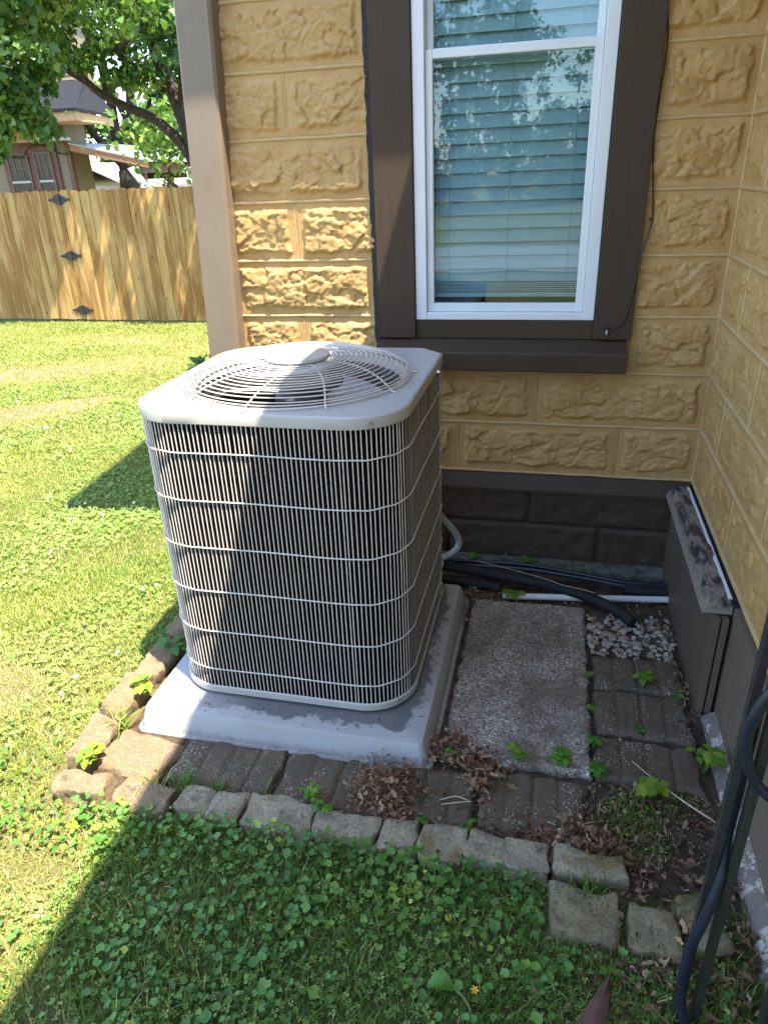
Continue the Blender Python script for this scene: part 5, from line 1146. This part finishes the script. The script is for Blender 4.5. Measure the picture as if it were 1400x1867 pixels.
MB().add([(-21.6, 14.9, 3.16), (-11.72, 14.9, 3.16), (-12.75, 17.05, 4.0), (-21.6, 17.05, 4.0), (-21.6, 14.9, 3.23), (-11.72, 14.9, 3.23), (-12.75, 17.05, 4.07), (-21.6, 17.05, 4.07), (-12.30, 17.6, 3.16), (-12.9, 17.5, 4.0), (-12.30, 17.6, 3.23), (-12.9, 17.5, 4.07)],
         [(0, 1, 2, 3), (4, 7, 6, 5), (0, 4, 5, 1), (0, 3, 7, 4), (1, 8, 9, 2), (5, 6, 11, 10), (1, 5, 10, 8), (2, 9, 11, 6), (8, 10, 11, 9), (2, 6, 7, 3)]).build('eave_roof', M_SHING, nh)
MB().box(-21.5, -11.80, 14.96, 15.0, 2.96, 3.155).build('fascia', M_SOFFIT, nh)
MB().prism([(-11.80, 15.001), (-11.84, 15.001), (-12.40, 17.5), (-12.36, 17.5)], 'z', 2.96, 3.155).build('side_fascia', M_SOFFIT, nh)
MB().box(-21.5, -11.86, 15.002, 16.2, 2.95, 2.99).build('eave_soffit', M_SOFFIT, nh)
MB().prism([(-21.4, 7.4), (-12.2, 7.4), (-17, 10.5)], 'y', 16.7, 18.2).build('upper_roof', M_SHING, nh)
MB().box(-20.5, -13.6, 15.55, 15.93, 2.58, 2.94).build('boxed_band', M_RAFT, nh)
MB().box(-13.55, -12.75, 15.40, 15.94, 2.585, 2.66).build('flashing', M_CONDUIT, nh)
MB().box(-14.98, -13.28, 15.93, 15.975, 1.15, 2.52).build('window_casing', M_REDB, nh)
for x0, x1 in ((-14.84, -14.16), (-13.98, -13.44)):
    wn = rectframe(x0, x1, 1.2, 2.36, 0.05, 0.05, 0.05, 0.05, 15.89, 15.928, 'window', nh, M_PANEL, 0.004)
    MB().box(x0 + 0.05, x1 - 0.05, 15.912, 15.918, 1.25, 2.31).build('pane', M_DGLASS, wn)
    b = MB()
    for i in (1, 2): b.box(x0 + (x1 - x0) * i / 3 - 0.01, x0 + (x1 - x0) * i / 3 + 0.01, 15.897, 15.911, 1.68, 2.31)
    b.box(x0 + 0.05, x1 - 0.05, 15.8985, 15.911, 1.98, 2.0); b.build('muntin', M_PANEL, wn)
    MB().box(x0 + 0.05, x1 - 0.05, 15.88, 15.911, 1.62, 1.675).build('meeting_rail', M_CONDUIT, wn)
MB().tube(bez([(-15.6, 15.86, 2.60), (-15.0, 15.8, 2.42), (-14.6, 15.75, 2.28), (-14.2, 15.75, 2.25), (-14.0, 15.8, 2.45), (-13.6, 15.8, 2.52), (-13.1, 15.85, 2.3), (-12.9, 15.9, 2.28)], 6), 0.02, 6).build('hanging_cable', M_IRON, nh, 60)
# porch roof on the right of that house
cp = thing('lean_to_roof', 'sloping brown timber porch roof with open rafters beside the neighbour house', 'porch roof', (-11.8, 17.5, 0))
def zt(x): return 2.52 + (x + 12.9) * (-0.5 / 2.26)
MB().add([(-12.84, 15.9, zt(-12.84)), (-10.55, 15.9, zt(-10.55)), (-10.55, 20, zt(-10.55)), (-12.84, 20, zt(-12.84)), (-12.84, 15.9, zt(-12.84) + .04), (-10.55, 15.9, zt(-10.55) + .04), (-10.55, 20, zt(-10.55) + .04), (-12.84, 20, zt(-12.84) + .04)],
         [(0, 1, 2, 3), (4, 7, 6, 5), (0, 4, 5, 1), (1, 5, 6, 2), (2, 6, 7, 3), (0, 3, 7, 4)]).build('roof_deck', M_CONDUIT, cp)
for i in range(7):
    y = 15.92 + i * 0.66; d = 0.16 if i == 0 else 0.11
    b = MB(); b.add([(x, yy, zt(x) - dz_) for x in (-12.83, -10.62) for yy in (y, y + 0.05) for dz_ in (0.003, d)], [(0, 1, 3, 2), (4, 6, 7, 5), (0, 4, 5, 1), (2, 3, 7, 6), (0, 2, 6, 4), (1, 5, 7, 3)]); b.build('rafter', M_RAFT, cp)
MB().box(-10.95, -10.83, 16.0, 20, 1.74, zt(-10.95) - 0.115).build('beam', M_REDB, cp)
MB().box(-10.95, -10.83, 16.05, 16.17, -0.45, 1.738).build('post', M_REDB, cp); MB().box(-10.95, -10.83, 19.7, 19.82, -0.45, 1.738).build('post', M_REDB, cp)
MB().box(-12.84, -10.96, 19.6, 19.68, 1.6, 1.9).build('rear_beam', M_REDB, cp)
MB().tube([(-11.6, 18.2, 1.8), (-10.96, 18.2, 1.2)], 0.07, 4).build('brace', M_REDB, cp)
b = MB(); b.add([(-11.16, 15.8, 1.86), (-11.0, 15.8, 1.90), (-10.62, 15.8, 1.40), (-10.80, 15.8, 1.38), (-11.16, 15.89, 1.86), (-11.0, 15.89, 1.90), (-10.62, 15.89, 1.40), (-10.80, 15.89, 1.38)], [(0, 1, 2, 3), (4, 7, 6, 5), (0, 4, 5, 1), (1, 5, 6, 2), (2, 6, 7, 3), (3, 7, 4, 0)])
b.box(-10.80, -10.66, 15.81, 15.90, -0.45, 1.37); b.build('downspout', M_WHITES, cp)
# outbuildings further off
ws = thing('white_outbuilding', 'white gabled outbuilding seen under the porch roof', 'outbuilding', (-21.5, 31, -0.4))
MB().box(-23.6, -20.0, 30, 36, -0.5, 1.45).build('wall', M_WHITES, ws)
MB().prism([(-24.2, 1.38), (-21.8, 2.3), (-19.5, 1.30), (-19.5, 1.42), (-21.8, 2.44), (-24.2, 1.5)], 'y', 29.6, 36.3).build('roof', M_WHITES, ws)
MB().box(-23.4, -22.0, 29.94, 29.998, 0.2, 1.35).build('door', M_BLUEP, ws)
th_ = thing('tan_roofed_house', 'distant house with pale tan shingle roof right of the porch', 'house', (-18, 34, -0.4))
MB().box(-20.3, -14.0, 33, 40, -0.5, 1.3).build('wall', M_WHITES, th_)
MB().prism([(32.4, 1.25), (36.5, 3.3), (40.6, 1.25), (40.6, 1.38), (36.5, 3.45), (32.4, 1.38)], 'x', -20.8, -13.5).build('roof', M_TANSH, th_)
sh_ = thing('dark_shed', 'low dark shingled shed roof just above the fence near the corner post', 'shed', (-12, 22, -0.4))
MB().box(-14.0, -10.4, 23, 26, -0.5, 1.15).build('wall', M_REDB, sh_)
MB().prism([(22.7, 1.10), (24.5, 2.0), (26.3, 1.10), (26.3, 1.2), (24.5, 2.1), (22.7, 1.2)], 'x', -13.0, -9.6).build('roof', M_SHING, sh_)
sw = thing('white_pole_frame', 'thin white pole frame standing beyond the fence', 'frame', (-9.5, 16.2, -0.4))
for x in (-10.08, -9.62): MB().tube([(x, 17, -0.4), (x, 17, 1.86 + (x + 10.08) * .1)], 0.018, 6).build('pole', M_WHITES, sw, 60)
MB().tube([(-10.2, 17, 1.80), (-8.6, 17, 2.0)], 0.018, 6).build('top_pole', M_WHITES, sw, 60)

# ------------------------------------------------------------------ TREES
def tree(name, label, base, limbs, clumps, nleaf, lsize, shape, mat, seed, group=None, wr=0.9, hang=0.35):
    r_ = np.random.default_rng(seed); t = thing(name, label, 'tree', base, group); b = MB()
    for i, (pts, r0, r1) in enumerate(limbs):
        P = bez(pts, 6); n = len(P); P = [p + Vector((noise.noise(p * 1.3 + Vector((i, 0, 0))), noise.noise(p * 1.3 + Vector((0, i, 4))), 0)) * 0.05 * r0 * 4 for p in P]
        b.tube(P, [r0 + (r1 - r0) * k / (n - 1) for k in range(n)], 12)
    b.build('trunk', M_BARK, t, 60)
    Ps, Ds = [], []; wsum = sum(c_[6] for c_ in clumps); Tn = []
    for cx, cy, cz, sx_, sy_, sz, wt in clumps:
        n = int(nleaf * wt / wsum); nsub = max(3, n // 40); sc = r_.normal(size=(nsub, 3)); sc /= np.linalg.norm(sc, axis=1)[:, None]; sc *= r_.uniform(0.15, 1.0, nsub)[:, None] ** 0.5
        idx = r_.integers(0, nsub, n); p = sc[idx] * np.array([sx_, sy_, sz]) + r_.normal(0, 0.20, (n, 3)) * np.array([min(sx_, .8), min(sy_, .8), min(sz, .8)])
        Ps.append(p + np.array([cx, cy, cz])); d = r_.normal(size=(n, 3)); d[:, 2] -= hang * 2; Ds.append(d); Tn.append(np.clip(0.5 + 0.25 * r_.normal(size=nsub)[idx] + r_.normal(0, .15, n), 0, 1))
    P, D, T = np.concatenate(Ps), np.concatenate(Ds), np.concatenate(Tn); n = len(P); Ln = r_.uniform(0.65, 1.25, n) * lsize
    V, F, k = leaves(P, D, Ln, Ln * wr, r_, shape); put(npmesh('crown', V, [F], mat, np.repeat(T, k)), 'crown', t); return t
limbs = [([(-6.62, 11, -0.6), (-6.66, 11, 0.6), (-6.68, 11, 1.35), (-6.76, 11, 1.8), (-6.88, 11, 2.42), (-7.16, 11, 3.2), (-7.30, 10.9, 3.9), (-7.5, 10.8, 5.0), (-4.6, 10.6, 6.4)], 0.21, 0.05),
         ([(-6.72, 11, 1.65), (-7.05, 10.95, 2.18), (-7.42, 10.9, 2.55), (-7.94, 10.8, 2.79), (-8.45, 10.7, 3.09), (-8.79, 10.6, 3.59), (-9.05, 10.5, 4.11), (-9.4, 10.3, 5.0)], 0.105, 0.04),
         ([(-6.95, 11, 2.7), (-6.5, 10.5, 3.6), (-5.8, 9.6, 4.6), (-5.0, 8.6, 5.6)], 0.06, 0.02), ([(-7.15, 11, 3.2), (-7.5, 10.2, 3.6), (-4.6, 9.0, 4.4), (-6.9, 7.6, 5.0), (-6.3, 6.6, 5.2)], 0.045, 0.015),
         ([(-6.75, 11, 1.8), (-6.3, 11.6, 3.0), (-5.9, 12.2, 4.6)], 0.10, 0.03), ([(-8.0, 10.8, 2.82), (-8.3, 9.6, 3.3), (-8.2, 8.2, 3.6), (-7.6, 7.0, 3.7)], 0.05, 0.015)]
clumps = [(-7.8, 10.5, 4.6, 1.7, 1.2, 0.9, 5), (-8.9, 9.5, 4.6, 1.2, 1.2, 0.9, 3.5), (-4.6, 9.0, 4.4, 1.4, 1.2, 0.8, 4), (-6.6, 8.0, 4.7, 1.4, 1.3, 0.7, 3.5), (-6.3, 11.0, 4.0, 0.8, 1.0, 0.8, 2.4), (-7.6, 7.4, 3.75, 0.9, 0.7, 0.42, 2.4), (-6.9, 6.7, 3.9, 0.9, 0.6, 0.45, 2.6),
          (-7.35, 6.8, 2.85, 0.55, 0.4, 0.6, 1.6), (-7.85, 7.3, 2.75, 0.5, 0.4, 0.6, 1.5), (-6.95, 6.9, 2.6, 0.3, 0.3, 0.5, 0.6), (-7.6, 7.0, 2.1, 0.35, 0.25, 0.3, 0.35), (-6.75, 6.6, 3.1, 0.35, 0.4, 0.35, 0.7), (-5.5, 7.2, 5.3, 1.2, 1.2, 0.7, 3), (-4.6, 8.0, 5.6, 1.0, 1.0, 0.7, 2), (-7.3, 10.5, 3.3, 0.7, 0.5, 0.3, 0.9), (-4.7, 6.4, 3.3, 0.5, 0.35, 0.4, 0.7), (-4.0, 6.5, 3.8, 0.5, 0.35, 0.4, 0.8), (-5.2, 6.5, 4.6, 0.6, 0.35, 0.4, 0.8), (-3.4, 6.6, 3.4, 0.5, 0.35, 0.4, 0.6), (-8.3, 10.4, 3.5, 0.7, 0.5, 0.35, 0.9), (-7.3, 6.2, 5.2, 1.3, 1.0, 0.6, 3)]
tree('maple_tree', 'nearest maple with dark forking limbs and broad leaves hanging over the fence', (-6.62, 11, -0.4), limbs, clumps, 22000, 0.115, MAPLE, M_MAPLE, 11)
limbs = [([(-14.95, 22, -0.6), (-14.95, 22, 1.0), (-14.92, 22, 1.9)], 0.36, 0.33), ([(-14.95, 22, 1.8), (-15.05, 22, 2.5), (-15.12, 22, 3.2), (-15.1, 22, 4.2), (-15.3, 22, 5.6)], 0.22, 0.12), ([(-14.88, 22, 1.8), (-14.68, 22, 2.5), (-14.5, 22, 3.2), (-14.3, 22, 4.2), (-14.3, 22, 6)], 0.24, 0.12), ([(-14.98, 22.1, 1.95), (-15.5, 22.2, 2.45), (-16.1, 22.2, 3.15), (-16.5, 22.3, 4.0), (-17, 22.3, 5.2)], 0.16, 0.08), ([(-14.8, 22, 1.9), (-14.4, 22.2, 2.9), (-13.4, 22.3, 4.6)], 0.1, 0.05), ([(-14.5, 22, 3.2), (-14.8, 21.8, 4.2), (-14.9, 21.7, 5.5)], 0.1, 0.06)]
clumps = [(-15.0, 21.5, 6.6, 2.6, 2.0, 1.2, 5), (-17.2, 22, 6.2, 1.8, 1.6, 1.2, 3), (-12.4, 22, 5.8, 2.0, 1.6, 1.3, 3.5), (-13.0, 22.3, 4.0, 0.8, 0.8, 0.7, 1.0), (-16.6, 22.3, 3.2, 0.9, 0.8, 0.5, .6)]
tree('tall_tree', 'tall tree with three bare trunks rising behind the porch roof', (-14.95, 22, -0.4), limbs, clumps, 12000, 0.17, MAPLE, M_MAPLE, 12)
far = [(-26.0, 42, 7.0, 'pale green tree far behind the porch roof'), (-19.5, 46, 8.0, 'bright green tree far behind the tan roofed house'), (-14.0, 40, 7.5, 'leafy tree at the back beside the corner post'), (-33, 44, 8.5, 'large leafy tree far behind the neighbour house'), (-9.5, 44, 8, 'far tree mostly hidden by the corner post')]
for i, (x, y, h, lab) in enumerate(far):
    r_ = np.random.default_rng(200 + i); cl_ = [(x + r_.normal(0, 1.5), y + r_.normal(0, 1.0), h * r_.uniform(.22, .85), r_.uniform(1.2, 2.2), r_.uniform(1.2, 2.0), r_.uniform(.8, 1.4), 1) for _ in range(12)]
    tree('background_tree', lab, (x, y, -0.4), [([(x, y, -0.5), (x + .1, y, h * .4), (x - .2, y, h * .8)], 0.25, 0.08), ([(x, y, h * .35), (x + 1.2, y, h * .7)], .12, .04), ([(x, y, h * .3), (x - 1.2, y + .4, h * .65)], .12, .04)], cl_, 3800, 0.42, DIAM, M_FARLEAF, 300 + i, 'trees far beyond the fence', 1.0)
sb = thing('leafy_bush', 'bright leafy bush rising above the fence between porch and corner post', 'bush', (-9.6, 15, -0.4))
r_ = np.random.default_rng(78); MB().tube([(-9.5, 14.5, -0.5), (-9.4, 14.5, 1.2), (-9.2, 14.6, 2.2)], [.06, .04, .02], 8).build('stem', M_BARK, sb)
n = 900; P = r_.normal(size=(n, 3)) * np.array([.55, .5, .45]) + np.array([-9.25, 14.6, 2.55]); V, F, k = leaves(P, r_.normal(size=(n, 3)), r_.uniform(.1, .2, n), r_.uniform(.08, .16, n), r_, OVAL); put(npmesh('foliage', V, [F], M_MAPLE, np.repeat(np.clip(r_.normal(.6, .2, n), 0, 1), k)), 'foliage', sb)
# trees across the drive behind the camera: they show in the window glass
for i, (x, y, h, lab) in enumerate(((-9.5, -27, 10.5, 'tree across the drive reflected in the left of the window'), (-4.2, -29, 10.0, 'tree across the drive reflected in the middle of the window'), (0.8, -33, 4.6, 'low bushy tree across the drive reflected at the right of the window'), (6.5, -34, 5.2, 'low tree across the drive, right of the reflected ones'), (-16, -32, 9.0, 'tree across the drive, left of the reflected ones'))):
    r_ = np.random.default_rng(400 + i); cl_ = [(x + r_.normal(0, 2.2), y + r_.normal(0, 1.6), h * r_.uniform(.10, .88), r_.uniform(1.4, 2.4), r_.uniform(1.2, 2.0), r_.uniform(1.0, 1.7) * h / 10 + .3, 1) for _ in range(26)]
    tree('street_tree', lab, (x, y, 0), [([(x, y, -0.1), (x + .1, y, h * .4), (x - .2, y, h * .85)], 0.22, 0.06)], cl_, 15000, 0.17, DIAM, M_FARLEAF, 500 + i, 'trees across the drive', 1.0)
